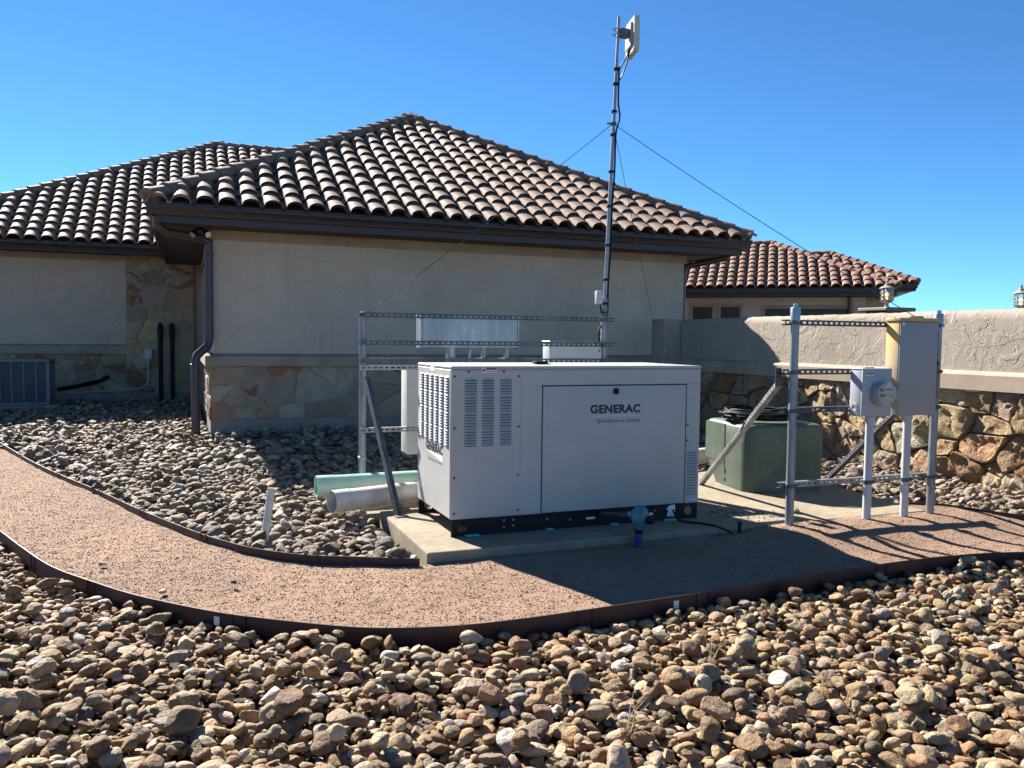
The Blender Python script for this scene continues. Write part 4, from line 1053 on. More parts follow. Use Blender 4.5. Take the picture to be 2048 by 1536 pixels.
MB().box(4.84, 4.93, 4.95, 4.99, 1.1605, 1.168).build('hub_plate', BOXG, mt)
# tall enclosure
tb = thing('tall_enclosure', 'tall grey enclosure with sun yellowed side on the right of the rack', 'enclosure', (5.31, 4.97, 0.79))
MB().bev(5.118, 5.505, 4.905, 5.03, 0.80, 1.520, 0.004, 2).build('cabinet', AGED, tb, 30)
MB().bev(5.121, 5.508, 4.892, 4.9045, 0.795, 1.515, 0.003, 2).build('cover', simple('grey_cover', (0.30, 0.30, 0.295), 0.5, var=0.06, scale=2.5), tb, 30)
MB().bev(5.110, 5.515, 4.886, 5.033, 1.5205, 1.548, 0.004, 2).build('lid', simple('yellowed_lid', (0.52, 0.33, 0.13), 0.55, var=0.1), tb, 30)
MB().lathe((5.36, 4.97, 1.548), [(0.055,0),(0.055,0.010),(0.045,0.016)], 20).build('hub', GALVD, tb, 40)
MB().box(5.130, 5.150, 4.882, 4.886, 1.485, 1.512).build('latch_tab', LABELW, tb)
MB().box(5.506, 5.522, 4.89, 4.91, 1.18, 1.215).build('latch', BLACK, tb); MB().box(5.508, 5.518, 4.896, 4.906, 0.9, 1.45).build('hinge_rod', GALVD, tb)
ep = MB(); ep.bev(5.062, 5.112, 4.93, 4.99, 0.875, 0.935, 0.008, 2); ep.tube([(5.056,4.965,0.90),(5.118,4.965,0.90)], 0.022, 12)
o = ep.build('conduit_nipple', PVCG, None, 40); o['label'] = 'short grey conduit fitting joining the meter box and the tall enclosure'; o['category'] = 'conduit'
for x, lab in ((4.905, 'white conduit under the round meter box'), (5.285, 'white conduit under the tall yellowed enclosure')):
    r = thing('conduit', lab, 'conduit', (x, 4.955, -0.05), 'conduits below the meter rack')
    MB().tube([(x, 4.955, -0.15), (x+0.003, 4.955, 0.4), (x+0.004, 4.955, 0.80)], 0.031, 16).build('pipe', PVCG, r, 40)
    MB().lathe((x+0.004, 4.955, 0.745), [(0.032,0),(0.037,0.003),(0.037,0.047)], 16).build('collar', PVCG, r, 40)
    clamp(x, 4.955, 0.286, 0.031, r, 5.0)

# ---- back rack behind the generator
YB = 7.10
br = thing('equipment_rack', 'slotted steel strut rack standing behind the generator', 'rack', (2.6, 7.15, 0))
for x, zt in ((1.455, 1.56), (3.77, 1.60)):
    MB().tube([(x-0.003, YB+0.055, -0.2), (x, YB+0.055, zt)], 0.031, 16).build('post', GALV, br, 40)
    MB().lathe((x, YB+0.055, zt), [(0.034,-0.02),(0.034,0.004),(0.02,0.010)], 16).build('post_cap', GALVD, br, 40)
for i, (z, x0, x1) in enumerate(((1.544, 1.412, 3.842), (1.309, 1.412, 3.845), (1.156, 1.412, 3.847), (1.096, 1.420, 3.85), (0.562, 1.425, 3.84))):
    strut(MB(), (x0, YB-0.02, z), (x1, YB-0.02, z), (0,-1,0)).build('strut', GALVD if i < 3 else GALV, br)
MB().lathe((1.453, YB+0.055, 0.30), [(0.033,0),(0.037,0.003),(0.037,0.03),(0.033,0.033)], 16).build('coupling', GALV, br, 40)
strut(MB(), (1.475, 7.04, 1.02), (1.545, 6.18, 0.004), (0.35,-0.5,0.6)).build('brace', GALVD, br)
MB().box(1.50, 1.60, 6.12, 6.20, 0.001, 0.007).build('brace_foot', GALVD, br)
# wireway
ww = thing('wireway', 'long galvanized wireway box mounted at the top of the back rack', 'wireway', (2.4, 7.25, 1.27))
MB().bev(1.962, 2.85, 7.085, 7.24, 1.272, 1.550, 0.003, 1).build('trough', GALVB, ww)
MB().bev(1.948, 1.961, 7.08, 7.245, 1.266, 1.556, 0.002, 1).build('end_plate', GALVB, ww)
MB().box(2.851, 2.864, 7.08, 7.245, 1.266, 1.556).build('end_plate', GALVB, ww)
# nipples
for x, r, lab in ((2.245, 0.045, 'thick conduit nipple'), (2.555, 0.024, 'thin conduit nipple beside the thick one'), (2.775, 0.024, 'thin conduit nipple furthest right')):
    o = MB().tube([(x, 7.16, 1.02), (x, 7.16, 1.275)], r, 16).build('conduit_nipple', GALV, None, 40); o['label'] = lab+' under the galvanized wireway'; o['category'] = 'conduit'; o['group'] = 'nipples under the wireway'
    if r < 0.04:
        o2 = MB().lathe((x, 7.16, 1.165), [(0.03,0),(0.085,0.004),(0.085,0.010),(0.03,0.016)], 20).build('locknut', GALVD, o, 40)
o = MB().tube([(2.415,7.14,1.03),(2.415,7.14,1.23),(2.425,7.14,1.26)], 0.011, 8).build('flex_conduit', PVCG, None, 50); o['label'] = 'thin pale conduit between the nipples under the wireway'; o['category'] = 'conduit'
# cabinets
cb1 = thing('transfer_cabinet', 'pale steel cabinet on the back rack, left of the generator', 'cabinet', (2.1, 7.25, 0.34))
MB().bev(1.83, 2.42, 7.100, 7.30, 0.345, 1.075, 0.004, 2).build('case', CABW, cb1, 30)
MB().bev(1.826, 2.424, 7.086, 7.0995, 0.340, 1.080, 0.003, 1).build('door', CABW, cb1, 30)
for z in (0.45, 0.93): MB().lathe((1.90, 7.086, z), [(0.005,0),(0.005,0.003)], 8, (0,-1,0)).build('screw', GALVD, cb1)
MB().tube([(1.98+0.03*math.cos(2*PI*k/24), 7.0855, 0.46+0.03*math.sin(2*PI*k/24)) for k in range(25)], 0.0012, 5).build('knockout_ring', CABW, cb1, 60)
MB().tube([(2.02,7.2,0.344),(2.02,7.2,-0.1)], 0.036, 14).build('riser_conduit', PVCG, cb1, 40)
cb2 = thing('junction_cabinet', 'small white cabinet on the right side of the back rack', 'cabinet', (3.43, 7.2, 1.0))
MB().bev(3.18, 3.685, 7.100, 7.26, 0.90, 1.322, 0.004, 2).build('case', CABW, cb2, 30)
MB().bev(3.172, 3.693, 7.082, 7.27, 1.3225, 1.338, 0.003, 1).build('lid', GALV, cb2, 30)
MB().bev(3.184, 3.681, 7.086, 7.0995, 0.91, 1.318, 0.003, 1).build('door', CABW, cb2, 30)

# ---- antenna mast
ms = thing('antenna_mast', 'tall leaning steel mast with black cable strapped to it and guy wires', 'mast', (3.80, 7.24, 0))
def mast_pt(z): return Vector((3.795 + 0.037*(z-1.2), 7.235, z))
MB().tube([mast_pt(-0.1), mast_pt(1.0), mast_pt(1.75)], 0.0285, 14).build('lower_pole', GALV, ms, 40)
MB().tube([mast_pt(1.70), mast_pt(2.6), mast_pt(3.5), mast_pt(4.42)], [0.020, 0.019, 0.016, 0.014], 14).build('upper_pole', GALV, ms, 40)
for z in (1.24, 1.40, 1.60, 1.69, 1.92, 2.25, 2.62, 2.95, 3.30, 3.52, 3.78, 3.92):
    r = 0.031 if z < 1.72 else 0.0245
    p = mast_pt(z); MB().lathe((p.x, p.y, p.z), [(r,0),(r+0.004,0.002),(r+0.004,0.022),(r,0.024)], 12).build('tape_band', RUBBER, ms, 40)
cpts = []
for z in np.arange(1.2, 3.98, 0.05):
    p = mast_pt(z); off = 0.028 + (0.035*math.exp(-((z-3.48)/0.09)**2)) + 0.004*math.sin(z*9)
    cpts.append((p.x+off*0.9, p.y-0.012, z))
MB().tube(cpts, 0.009, 8).build('coax_cable', RUBBER, ms, 60)
jb = MB().bev(3.685, 3.745, 7.15, 7.20, 1.69, 1.82, 0.008, 2); jb.tube([(3.74,7.19,1.75),(3.80,7.22,1.75)], 0.012, 8); jb.build('junction_box', PVCG, ms, 30)
MB().tube([(3.735,7.175,1.69),(3.745,7.16,1.60),(3.755,7.16,1.50),(3.72,7.15,1.47),(3.705,7.14,1.40),(3.72,7.14,1.32),(3.75,7.15,1.27)], 0.010, 8).build('drop_cable', RUBBER, ms, 60)
gpt = mast_pt(3.40)
MB().lathe((gpt.x, gpt.y, gpt.z), [(0.022,0),(0.028,0.003),(0.028,0.03),(0.022,0.033)], 12).build('guy_ring', GALVD, ms, 40)
MB().box(gpt.x-0.075, gpt.x-0.022, gpt.y-0.01, gpt.y+0.01, gpt.z+0.008, gpt.z+0.020).build('guy_tab', GALVD, ms)
def wire(a, b, sag, name='guy_wire', n=18):
    a, b = Vector(a), Vector(b); P = []
    for i in range(n+1):
        t = i/n; p = a.lerp(b, t); p.z -= sag*4*t*(1-t); P.append(p)
    MB().tube(P, 0.0035, 6).build(name, GALVD, ms, 60)
wire(gpt+Vector((-0.03,0,0)), (1.50, 7.15, 1.57), 0.02); wire(gpt+Vector((0.03,0,0)), (5.34, 4.97, 1.563), 0.03); wire(gpt+Vector((0.01,0,-0.04)), (7.25, 12.05, 1.69), 0.02)
an = thing('panel_antenna', 'flat white panel antenna clamped near the top of the mast', 'antenna', (4.03, 7.25, 4.1))
ad_ = Vector((0.24, 0.97, 0)).normalized(); an_n = Vector((0.97, -0.24, 0))
def aP(s, t, z): q = Vector((4.022, 7.13, 0)) + ad_*s + an_n*t; return (q.x, q.y, z-0.025)
pa = MB(); pa.prism([aP(0,0,4.145),aP(0,0,4.445),aP(0.29,0,4.445),aP(0.29,0,4.125),aP(0.04,0,4.125)], tuple(an_n*0.055)); pa.build('panel', ANT, an)
pa = MB(); pa.prism([aP(0.05,-0.001,4.18),aP(0.05,-0.001,4.40),aP(0.24,-0.001,4.40),aP(0.24,-0.001,4.18)], tuple(an_n*-0.02)); pa.build('back_plate', simple('antenna_grey', (0.30,0.30,0.31), 0.5), an)
mp_ = mast_pt(4.28); pb = MB(); pb.bev(mp_.x+0.012, mp_.x+0.115, 7.20, 7.27, 4.235, 4.315, 0.006, 1); pb.build('bracket', GALVD, an)
ub = MB()
for z in (4.25, 4.30): ub.tube([(mp_.x+0.02,7.205,z),(mp_.x-0.03,7.205,z),(mp_.x-0.055,7.235,z),(mp_.x-0.03,7.265,z),(mp_.x+0.02,7.265,z)], 0.005, 6)
ub.build('u_bolt', GALV, an, 50)
MB().bev(mp_.x+0.085, mp_.x+0.115, 7.19, 7.22, 4.085, 4.125, 0.004, 1).build('connector', BLACK, an)
p39 = mast_pt(3.93)
MB().tube([(mp_.x+0.10,7.205,4.09),(mp_.x+0.07,7.21,4.03),(p39.x+0.03,7.215,3.95),(p39.x+0.02,7.22,3.90)], 0.007, 6).build('jumper_cable', RUBBER, an, 60)
MB().tube([(mp_.x+0.105,7.205,4.09),(mp_.x+0.085,7.21,3.99),(mp_.x+0.04,7.215,3.87),(p39.x+0.02,7.22,3.82)], 0.007, 6).build('jumper_cable', RUBBER, an, 60)

# ------------------------------------------------------------------ transformer with cable coil
tr = thing('pad_transformer', 'dark green pad mounted transformer box on the concrete slab', 'transformer', (5.05, 6.5, 0))
ang = math.radians(-10); ca, sa = math.cos(ang), math.sin(ang); TX, TY = 4.70, 6.18
def trw(x, y, z): return (TX + x*ca - y*sa, TY + x*sa + y*ca, z)
TWD, TDP, THT = 0.80, 0.84, 0.60
def rounded_profile(inset, z, shear=0.0):
    P = []; r = 0.11
    for cx, cy, a0 in ((r, r, PI), (TWD-r, r, 1.5*PI), (TWD-0.05, TDP-0.05, 0), (0.05, TDP-0.05, 0.5*PI)):
        rr = r if cy < 0.5 else 0.05
        for k in range(6):
            a = a0 + 0.5*PI*k/5; P.append((cx+(rr-inset)*math.cos(a), cy+(rr-inset)*math.sin(a), z))
    return P
tm = MB(); rings = []
for z, ins, back in ((0.0, 0, 0.20), (0.02, 0, 0.19), (0.235, 0, 0.0), (0.42, 0, 0), (0.565, 0, 0.0), (0.588, 0.012, 0.02), (0.600, 0.035, 0.04)):
    R = []
    for x, y, zz in rounded_profile(ins, z):
        if y > TDP-0.12: y -= back
        R.append(trw(x, y, zz + (0.012*math.sin(PI*x/TWD)*(1 if z > .57 else 0))))
    rings.append(R)
n = len(rings[0]); V = [p for R in rings for p in R]; F = []
for i in range(len(rings)-1):
    for k in range(n): F.append((i*n+k, i*n+(k+1)%n, (i+1)*n+(k+1)%n, (i+1)*n+k))
cen = np.mean(np.array(rings[-1]), axis=0); V.append((cen[0], cen[1], cen[2]+0.014))
for k in range(n): F.append(((len(rings)-1)*n+k, (len(rings)-1)*n+(k+1)%n, len(V)-1))
tm.add(V, F); tm.build('tank', GREENT, tr, 45)
hd = MB(); hd.prism([trw(-0.006,0.42,0.20),trw(-0.006,0.835,0.22),trw(-0.006,0.83,0.575),trw(-0.006,0.42,0.575)], Vector(trw(0.02,0,0))-Vector(trw(0,0,0))); hd.build('hood', GREENT, tr, 30)
gp_ = MB(); gp_.prism([trw(-0.003,0.412,0.10),trw(-0.003,0.420,0.10),trw(-0.003,0.420,0.575),trw(-0.003,0.412,0.575)], Vector(trw(0.01,0,0))-Vector(trw(0,0,0))); gp_.build('hood_gap', GAPM, tr)
for z in (0.14, 0.055): MB().lathe(trw(0.0,0.40,z), [(0.011,0),(0.011,0.008)], 8, (-1,0.2,0)).build('bolt', BLACK, tr)
co = MB(); rg2 = random.Random(9); P = []
for k in range(13*36):
    a = 2*PI*k/36; lp = k/36
    R_ = 0.285 + 0.045*math.sin(lp*2.3) + 0.012*math.sin(a*3+lp); z = 0.630 + 0.017*(lp % 5) + 0.012*math.sin(a*2+lp*1.7)*((lp % 5)/5)
    cx, cy, _ = trw(0.34 + 0.03*math.sin(lp*1.3), 0.40 + 0.03*math.cos(lp*1.9), 0)
    P.append((cx+R_*math.cos(a)*1.08, cy+R_*math.sin(a)*0.95, z))
cx, cy, _ = trw(0.2, 0.5, 0); P += [(cx-0.02,cy+0.1,0.72),(cx+0.06,cy+0.05,0.74),(cx+0.2,cy,0.70),(cx+0.3,cy-0.1,0.66)]
o = co.tube(P, 0.0115, 7).build('cable_coil', RUBBER, None, 60); o['label'] = 'coil of black cable lying on top of the green transformer'; o['category'] = 'cable'

# ------------------------------------------------------------------ loose pipes
def pipe(name, label, a, b, r, mat, th=0.008, group=None, bell=0.96):
    a, b = Vector(a), Vector(b); d = (b-a).normalized(); m = MB(); n = 28
    x = d.orthogonal().normalized(); y = d.cross(x); V = []; F = []
    L = (b-a).length
    for s, rr in ((0, r-th), (0, r), (0.14, r*1.0), (0.15, r*bell), (L, r*bell), (L, r*bell-th)):
        for k in range(n):
            t = 2*PI*k/n; V.append(a + d*s + (x*math.cos(t)+y*math.sin(t))*rr)
    for i in range(5):
        for k in range(n): F.append((i*n+k, i*n+(k+1)%n, (i+1)*n+(k+1)%n, (i+1)*n+k))
    for k in range(n): F.append((5*n+k, 5*n+(k+1)%n, (k+1)%n, k))
    m.add(V, F); o = m.build(name, mat, None, 40); o['label'] = label; o['category'] = 'pipe'
    if group: o['group'] = group
    return o
pipe('drain_pipe', 'long white plastic pipe lying on the rocks behind the generator', (1.06, 6.36, 0.105), (5.75, 7.86, 0.105), 0.088, PVCW)
pipe('drain_pipe', 'pale green plastic pipe lying behind the white pipe', (1.03, 6.95, 0.125), (3.2, 7.00, 0.135), 0.090, PVCGR)
pipe('marker_pipe', 'thin white plastic pipe standing upright in the rock bed', (0.535, 6.0, -0.08), (0.585, 6.0, 0.300), 0.026, PVCW, 0.004, None, 1.0)

# ------------------------------------------------------------------ left wing equipment
ac = thing('air_conditioner', 'grey outdoor air conditioning unit at the left edge of the photo', 'air conditioner', (-2.7, 18.3, 0))
AX0, AX1, AY0, AY1 = -3.14, -2.28, 17.90, 18.70
MB().bev(AX0+0.03, AX1-0.03, AY0+0.03, AY1-0.03, 0.06, 0.83, 0.02, 2).build('coil', ACD, ac, 30)
MB().bev(AX0, AX1, AY0, AY1, 0.82, 0.88, 0.015, 2).build('top_cover', ACG, ac, 30)
MB().bev(AX0, AX1, AY0, AY1, 0.02, 0.07, 0.01, 1).build('base_pan', ACG, ac, 30)
for x, y in ((AX0, AY0), (AX1-0.06, AY0), (AX0, AY1-0.06), (AX1-0.06, AY1-0.06)): MB().bev(x, x+0.06, y, y+0.06, 0.07, 0.82, 0.008, 1).build('corner_post', ACG, ac, 30)
for k in range(1, 4):
    x = AX0+0.03+(AX1-AX0-0.06)*k/4; MB().bev(x-0.012, x+0.012, AY0+0.012, AY0+0.032, 0.07, 0.82, 0.004, 1).build('louver_bar', ACG, ac, 30)
gr_ = MB()
for k in range(24): gr_.box(AX0+0.04, AX1-0.04, AY0+0.022, AY0+0.027, 0.09+k*0.031, 0.094+k*0.031)
gr_.build('guard_wires', ACG, ac)
for k in range(14):
    y = AY0+0.08+k*0.05
    MB().box(AX1-0.028, AX1-0.022, y, y+0.004, 0.09, 0.80).build('guard_wire', ACG, ac)
MB().bev(-3.25, -2.12, 17.8, 18.85, -0.12, 0.018, 0.01, 1).build('equipment_pad', CONC, kind='structure')
for x, lab in ((-0.39, 'left of the two dark line covers on the stone pier'), (-0.155, 'right of the two dark line covers on the stone pier')):
    o = MB().tube([(x, WY-0.16, -0.1), (x, WY-0.16, 1.25), (x, WY-0.165, 1.27), (x, WY-0.165, 1.52), (x, WY-0.14, 1.58), (x, WY-0.08, 1.60)], [0.042,0.042,0.055,0.058,0.05,0.04], 12).build('line_cover', BLACK, None, 40); o['label'] = lab; o['category'] = 'pipe cover'; o['group'] = 'line covers on the stone pier'
dc = thing('disconnect_box', 'small grey disconnect switch box with conduit on the stone pier', 'switch box', (-0.63, WY-0.15, 0.85))
MB().bev(-0.70, -0.56, WY-0.21, WY-0.115, 0.84, 1.045, 0.006, 2).build('case', PVCG, dc, 30); MB().bev(-0.705, -0.555, WY-0.22, WY-0.2105, 0.93, 1.05, 0.004, 1).build('cover', PVCG, dc, 30)
MB().tube([(-0.63,WY-0.15,0.85),(-0.63,WY-0.15,0.40),(-0.66,WY-0.16,0.28),(-0.80,WY-0.18,0.20),(-1.3,WY-0.30,0.17),(-2.0,WY-0.6,0.15),(-2.28,WY-1.1,0.18)], 0.016, 8).build('flex_conduit', PVCG, dc, 60)
MB().lathe((-0.63,WY-0.15,0.62), [(0.03,0),(0.03,0.05)], 10).build('coupling', GALVB, dc, 40)
o = MB().tube([(-2.25,18.9,0.25),(-2.0,19.3,0.28),(-1.55,19.72,0.38),(-1.45,19.86,0.44),(-1.45,19.97,0.45)], 0.045, 10).build('refrigerant_line', RUBBER, None, 60); o['label'] = 'black insulated refrigerant line from the air conditioner into the stone wall'; o['category'] = 'pipe'

# ------------------------------------------------------------------ river rocks
def ico(sub):
    bm = bmesh.new(); bmesh.ops.create_icosphere(bm, subdivisions=sub, radius=1)
    bm.verts.index_update()
    V = np.array([v.co[:] for v in bm.verts]); F = np.array([[v.index for v in f.verts] for f in bm.faces]); bm.free(); return V, F
ICO = {s: ico(s) for s in (1, 2, 3, 4)}
def rock_shape(V, rg):
    k = rg.integers(5, 12); nr = rg.normal(size=(k, 3)); nr /= np.linalg.norm(nr, axis=1)[:, None]; d = rg.uniform(0.52, 0.95, k)
    p = rg.choice([10, 20, 40])
    dots = np.maximum(0, V @ nr.T)/d
    r = (1 + (dots**p).sum(1))**(-1/p)
    for f, a in ((2.0, 0.07), (3.7, 0.045), (7.5, 0.018)):
        q = rg.normal(size=(3, 3)); ph = rg.uniform(0, 6.28, 3)
        r = r*(1 + a*np.sin(V @ q.T*f/1.5 + ph).mean(1)*1.6)
    for _ in range(rg.integers(0, 4)):
        q = rg.normal(size=3); q /= np.linalg.norm(q); r = r*(1 - rg.uniform(0.06, 0.22)*np.exp(-((1-V@q)/rg.uniform(0.05, 0.25))))
    return V*r[:, None]
NVAR = 36
VAR = {s: [rock_shape(ICO[s][0], np.random.default_rng(100+k)) for k in range(NVAR)] for s in (1, 2, 3, 4)}
GX_0, GY_0, GRES = -5.6, 1.2, 0.0125
HF = np.full((int((8.2+5.6)/GRES), int((20.2-1.2)/GRES)), -0.15, np.float32)
gx = GX_0 + (np.arange(HF.shape[0])+.5)*GRES; gy = GY_0 + (np.arange(HF.shape[1])+.5)*GRES
XX, YY = np.meshgrid(gx, gy, indexing='ij')
MIDM = inpoly(XX, YY, MIDPOLY); FOREM = inpoly(XX, YY, FOREPOLY)
HF[MIDM] = -0.115
def erode(m, n):
    for _ in range(n):
        q = m.copy(); q[1:] &= m[:-1]; q[:-1] &= m[1:]; q[:, 1:] &= m[:, :-1]; q[:, :-1] &= m[:, 1:]; m = q
    return m
MIDM = erode(MIDM, 3); FOREM = erode(FOREM, 2)
FOREB = -0.225
PALF = np.array([(0.38,0.26,0.145),(0.32,0.20,0.11),(0.43,0.32,0.195),(0.37,0.285,0.19),(0.46,0.365,0.245),(0.27,0.17,0.10),(0.39,0.235,0.12),(0.56,0.47,0.36),(0.20,0.14,0.095),(0.31,0.265,0.22)])
PALM = np.array([(0.35,0.265,0.175),(0.31,0.23,0.155),(0.41,0.335,0.25),(0.35,0.30,0.24),(0.45,0.38,0.30),(0.26,0.195,0.145),(0.35,0.25,0.17),(0.56,0.50,0.42),(0.22,0.175,0.14),(0.31,0.275,0.245)])
PPROB = np.array([.19,.15,.15,.12,.10,.09,.08,.035,.045,.04]); PPROB /= PPROB.sum()
rocks = []       # (pos, a,b,c, rot3x3, variant, col, region)
def rotm(rx, ry, rz):
    cx, sx, cy, sy, cz, sz = math.cos(rx), math.sin(rx), math.cos(ry), math.sin(ry), math.cos(rz), math.sin(rz)
    return np.array([[cz,-sz,0],[sz,cz,0],[0,0,1]]) @ np.array([[cy,0,sy],[0,1,0],[-sy,0,cy]]) @ np.array([[1,0,0],[0,cx,-sx],[0,sx,cx]])
def lay(mask, count, amean, reg, rg, cand=5):
    idx = np.argwhere(mask)
    if len(idx) == 0: return
    done = 0
    C = idx[rg.integers(0, len(idx), (count, cand))]
    for t in range(count):
        cs = C[t]; hh = HF[cs[:, 0], cs[:, 1]]; i, j = cs[np.argmin(hh)]
        a = amean*math.exp(rg.normal()*0.30); a = min(max(a, amean*0.5), amean*2.0)
        b = a*rg.uniform(0.62, 0.95); c = b*rg.uniform(0.42, 0.82)
        yaw = rg.uniform(0, PI)
        rr = 0.5*(a+b); n = max(1, int(rr*0.8/GRES))
        i0, i1, j0, j1 = max(0, i-n), min(HF.shape[0], i+n+1), max(0, j-n), min(HF.shape[1], j+n+1)
        sub = HF[i0:i1, j0:j1]
        di = (np.arange(i0, i1)-i)[:, None]*GRES; dj = (np.arange(j0, j1)-j)[None, :]*GRES
        cyw, syw = math.cos(yaw), math.sin(yaw); u = (di*cyw+dj*syw)/a; v = (-di*syw+dj*cyw)/b; q = u*u+v*v; ok = q < 0.75
        low = np.sqrt(np.maximum(0, 1-q))
        z = float(np.percentile((sub+c*low)[ok], 72)) if ok.any() else float(HF[i, j])+c
        # local tilt from the heights under the stone
        gxm = float((sub*di*ok).sum()/max(1e-9, (di*di*ok).sum())); gym = float((sub*dj*ok).sum()/max(1e-9, (dj*dj*ok).sum()))
        top = z + c*low
        HF[i0:i1, j0:j1] = np.where(ok, np.maximum(sub, top), sub)
        R = rotm(math.atan(np.clip(gym, -.5, .5)*0.7)+rg.normal()*0.12, -math.atan(np.clip(gxm, -.5, .5)*0.7)+rg.normal()*0.12, 0) @ rotm(0, 0, yaw)
        pal = PALF*1.04 if reg == 'F' else PALM*0.86
        col = pal[rg.choice(10, p=PPROB)]*rg.uniform(0.55, 1.12)*(1+rg.normal(size=3)*0.03)
        if rg.random() < 0.012: col = np.array((0.50, 0.45, 0.39))
        rocks.append((np.array((gx[i], gy[j], z)), a, b, c, R, int(rg.integers(NVAR)), np.clip(col, 0.02, 0.8), reg))
# cells the camera can see (with a margin for a step to the side)
dx_, dy_ = XX, YY
dep = dx_*CF.x + dy_*CF.y + (-CAM_H-0.1)*CF.z; lat = dx_*CR.x + dy_*CR.y + (-CAM_H-0.1)*CR.z; vert = dx_*CU.x + dy_*CU.y + (-CAM_H-0.1)*CU.z
PXM = 1024 + 1681.5*lat/np.maximum(dep, 0.05); PYM = 768 - 1681.5*vert/np.maximum(dep, 0.05)
VIS = (dep > 0.3) & (PXM > -750) & (PXM < 2500) & (PYM < 1750)
HID = (PXM > 960) & (PXM < 1330) & (YY > 6.9)
A_ = GRES*GRES
rgk = np.random.default_rng(5)
mF = FOREM & VIS
lay(mF, int(mF.sum()*A_*520), 0.0265, 'F', rgk); lay(mF, int(mF.sum()*A_*190), 0.035, 'F', rgk, 4)
mM = MIDM & VIS & ~HID & (YY < 9.5)
lay(mM, int(mM.sum()*A_*300), 0.040, 'M', rgk)
mM2 = MIDM & VIS & ~HID & (YY >= 9.5)
lay(mM2, int(mM2.sum()*A_*200), 0.048, 'M', rgk, 4)
# the 300 rocks that show largest become objects of their own
def score(r):
    d = math.dist(r[0], (0, 0, CAM_H)); p = proj(r[0])
    if p is None or not (10 < p[0] < 2038 and p[1] < 1530): return 0
    i = int((r[0][0]-GX_0)/GRES); j = int((r[0][1]-GY_0)/GRES)
    buried = HF[i, j] - (r[0][2] + r[3])
    return (r[1]*r[2])**0.5/d if buried < 0.012 else 0
order = sorted(range(len(rocks)), key=lambda k: -score(rocks[k])); big = set(order[:300])
ROCK_ME = []
for k in range(NVAR):
    V = VAR[4][k]; me = bpy.data.meshes.new('river_rock'); me.from_pydata(V.tolist(), [], ICO[4][1].tolist()); me.materials.append(ROCK)
    me.polygons.foreach_set('use_smooth', [True]*len(me.polygons)); me.set_sharp_from_angle(angle=math.radians(24)); ROCK_ME.append(me)
def hue(c):
    l = c.mean(); wr = c[0]/max(c[2], 1e-3)
    if l > 0.26: return 'pale cream'
    if l < 0.125: return 'dark brown'
    if wr > 3.0: return 'orange brown'
    if wr < 1.75: return 'greyish'
    return 'tan'
LABS = {}
for k in order[:300]:
    pos, a, b, c, R, v, col, reg = rocks[k]
    mw = Matrix.Translation(pos.tolist()) @ Matrix(R.tolist()).to_4x4() @ Matrix.Diagonal((a, b, c, 1))
    o = inst('river_rock', ROCK_ME[v], None, mw, tuple(float(q) for q in col))
    px, py = proj(pos); cxn = ('far left', 'left', 'centre left', 'centre right', 'right', 'far right')[min(5, int(px/341.4))]
    ryn = 'near the bottom edge' if py > 1430 else ('in the middle band' if py > 1330 else 'close below the steel edging')
    shp = 'long' if b/a < 0.72 else ('round' if b/a > 0.86 else 'oval')
    where = {'near the bottom edge': 'at the bottom edge', 'in the middle band': 'midway down the front bed', 'close below the steel edging': 'close below the steel edging'}[ryn]
    lab = f'{hue(col)} {shp} river rock {where}, {cxn}'
    o['category'] = 'rock'; o['group'] = f'large river rocks in the front bed'
    LABS.setdefault(lab, []).append((px, o))
ORD = ['first', 'second', 'third', 'fourth', 'fifth', 'sixth', 'seventh', 'eighth', 'ninth', 'tenth', 'eleventh', 'twelfth', 'thirteenth', 'fourteenth', 'fifteenth']
for lab, lst in LABS.items():
    lst.sort(key=lambda q: q[0])
    for i, (px, o) in enumerate(lst):
        o['label'] = lab if len(lst) == 1 else f'{lab}, {ORD[min(i, 14)]} from left'
def mass(name, idx, lods, label):
    Vs = []; Fs = []; Cs = []; off = 0
    for k in idx:
        pos, a, b, c, R, v, col, reg = rocks[k]; s = lods(pos)
        V = (VAR[s][v]*np.array((a, b, c))) @ R.T + pos
        Vs.append(V); Fs.append(ICO[s][1]+off); off += len(V); Cs.append(np.repeat(np.append(col, 1.0)[None], len(V), 0))
    V = np.concatenate(Vs).astype(np.float32); F = np.concatenate(Fs).astype(np.int32); Cc = np.concatenate(Cs).astype(np.float32)
    me = bpy.data.meshes.new(name); me.vertices.add(len(V)); me.vertices.foreach_set('co', V.ravel())
    me.loops.add(F.size); me.loops.foreach_set('vertex_index', F.ravel()); me.polygons.add(len(F))
    me.polygons.foreach_set('loop_start', np.arange(0, F.size, 3, dtype=np.int32)); me.polygons.foreach_set('use_smooth', np.ones(len(F), bool))
    at = me.attributes.new('tint', 'FLOAT_COLOR', 'POINT'); at.data.foreach_set('color', Cc.ravel())
    me.update(calc_edges=True); me.set_sharp_from_angle(angle=math.radians(38)); me.materials.append(ROCKS)
    o = bpy.data.objects.new(name, me); COL.objects.link(o); o['kind'] = 'stuff'; o['label'] = label; o['category'] = 'rocks'
    return o
mass('river_rocks', [k for k in range(len(rocks)) if rocks[k][7] == 'F' and k not in big], lambda p: 3 if math.hypot(p[0], p[1]) < 3.25 and -60 < (proj(p) or (-99,))[0] < 2100 else (2 if -250 < (proj(p) or (-999,))[0] < 2250 else 1), 'bed of rounded tan river rocks in front of the dark red edging')
mass('river_rocks', [k for k in range(len(rocks)) if rocks[k][7] == 'M'], lambda p: 2 if p[1] < 10.5 else 1, 'bed of river rocks between the path, the house and the stone wall')

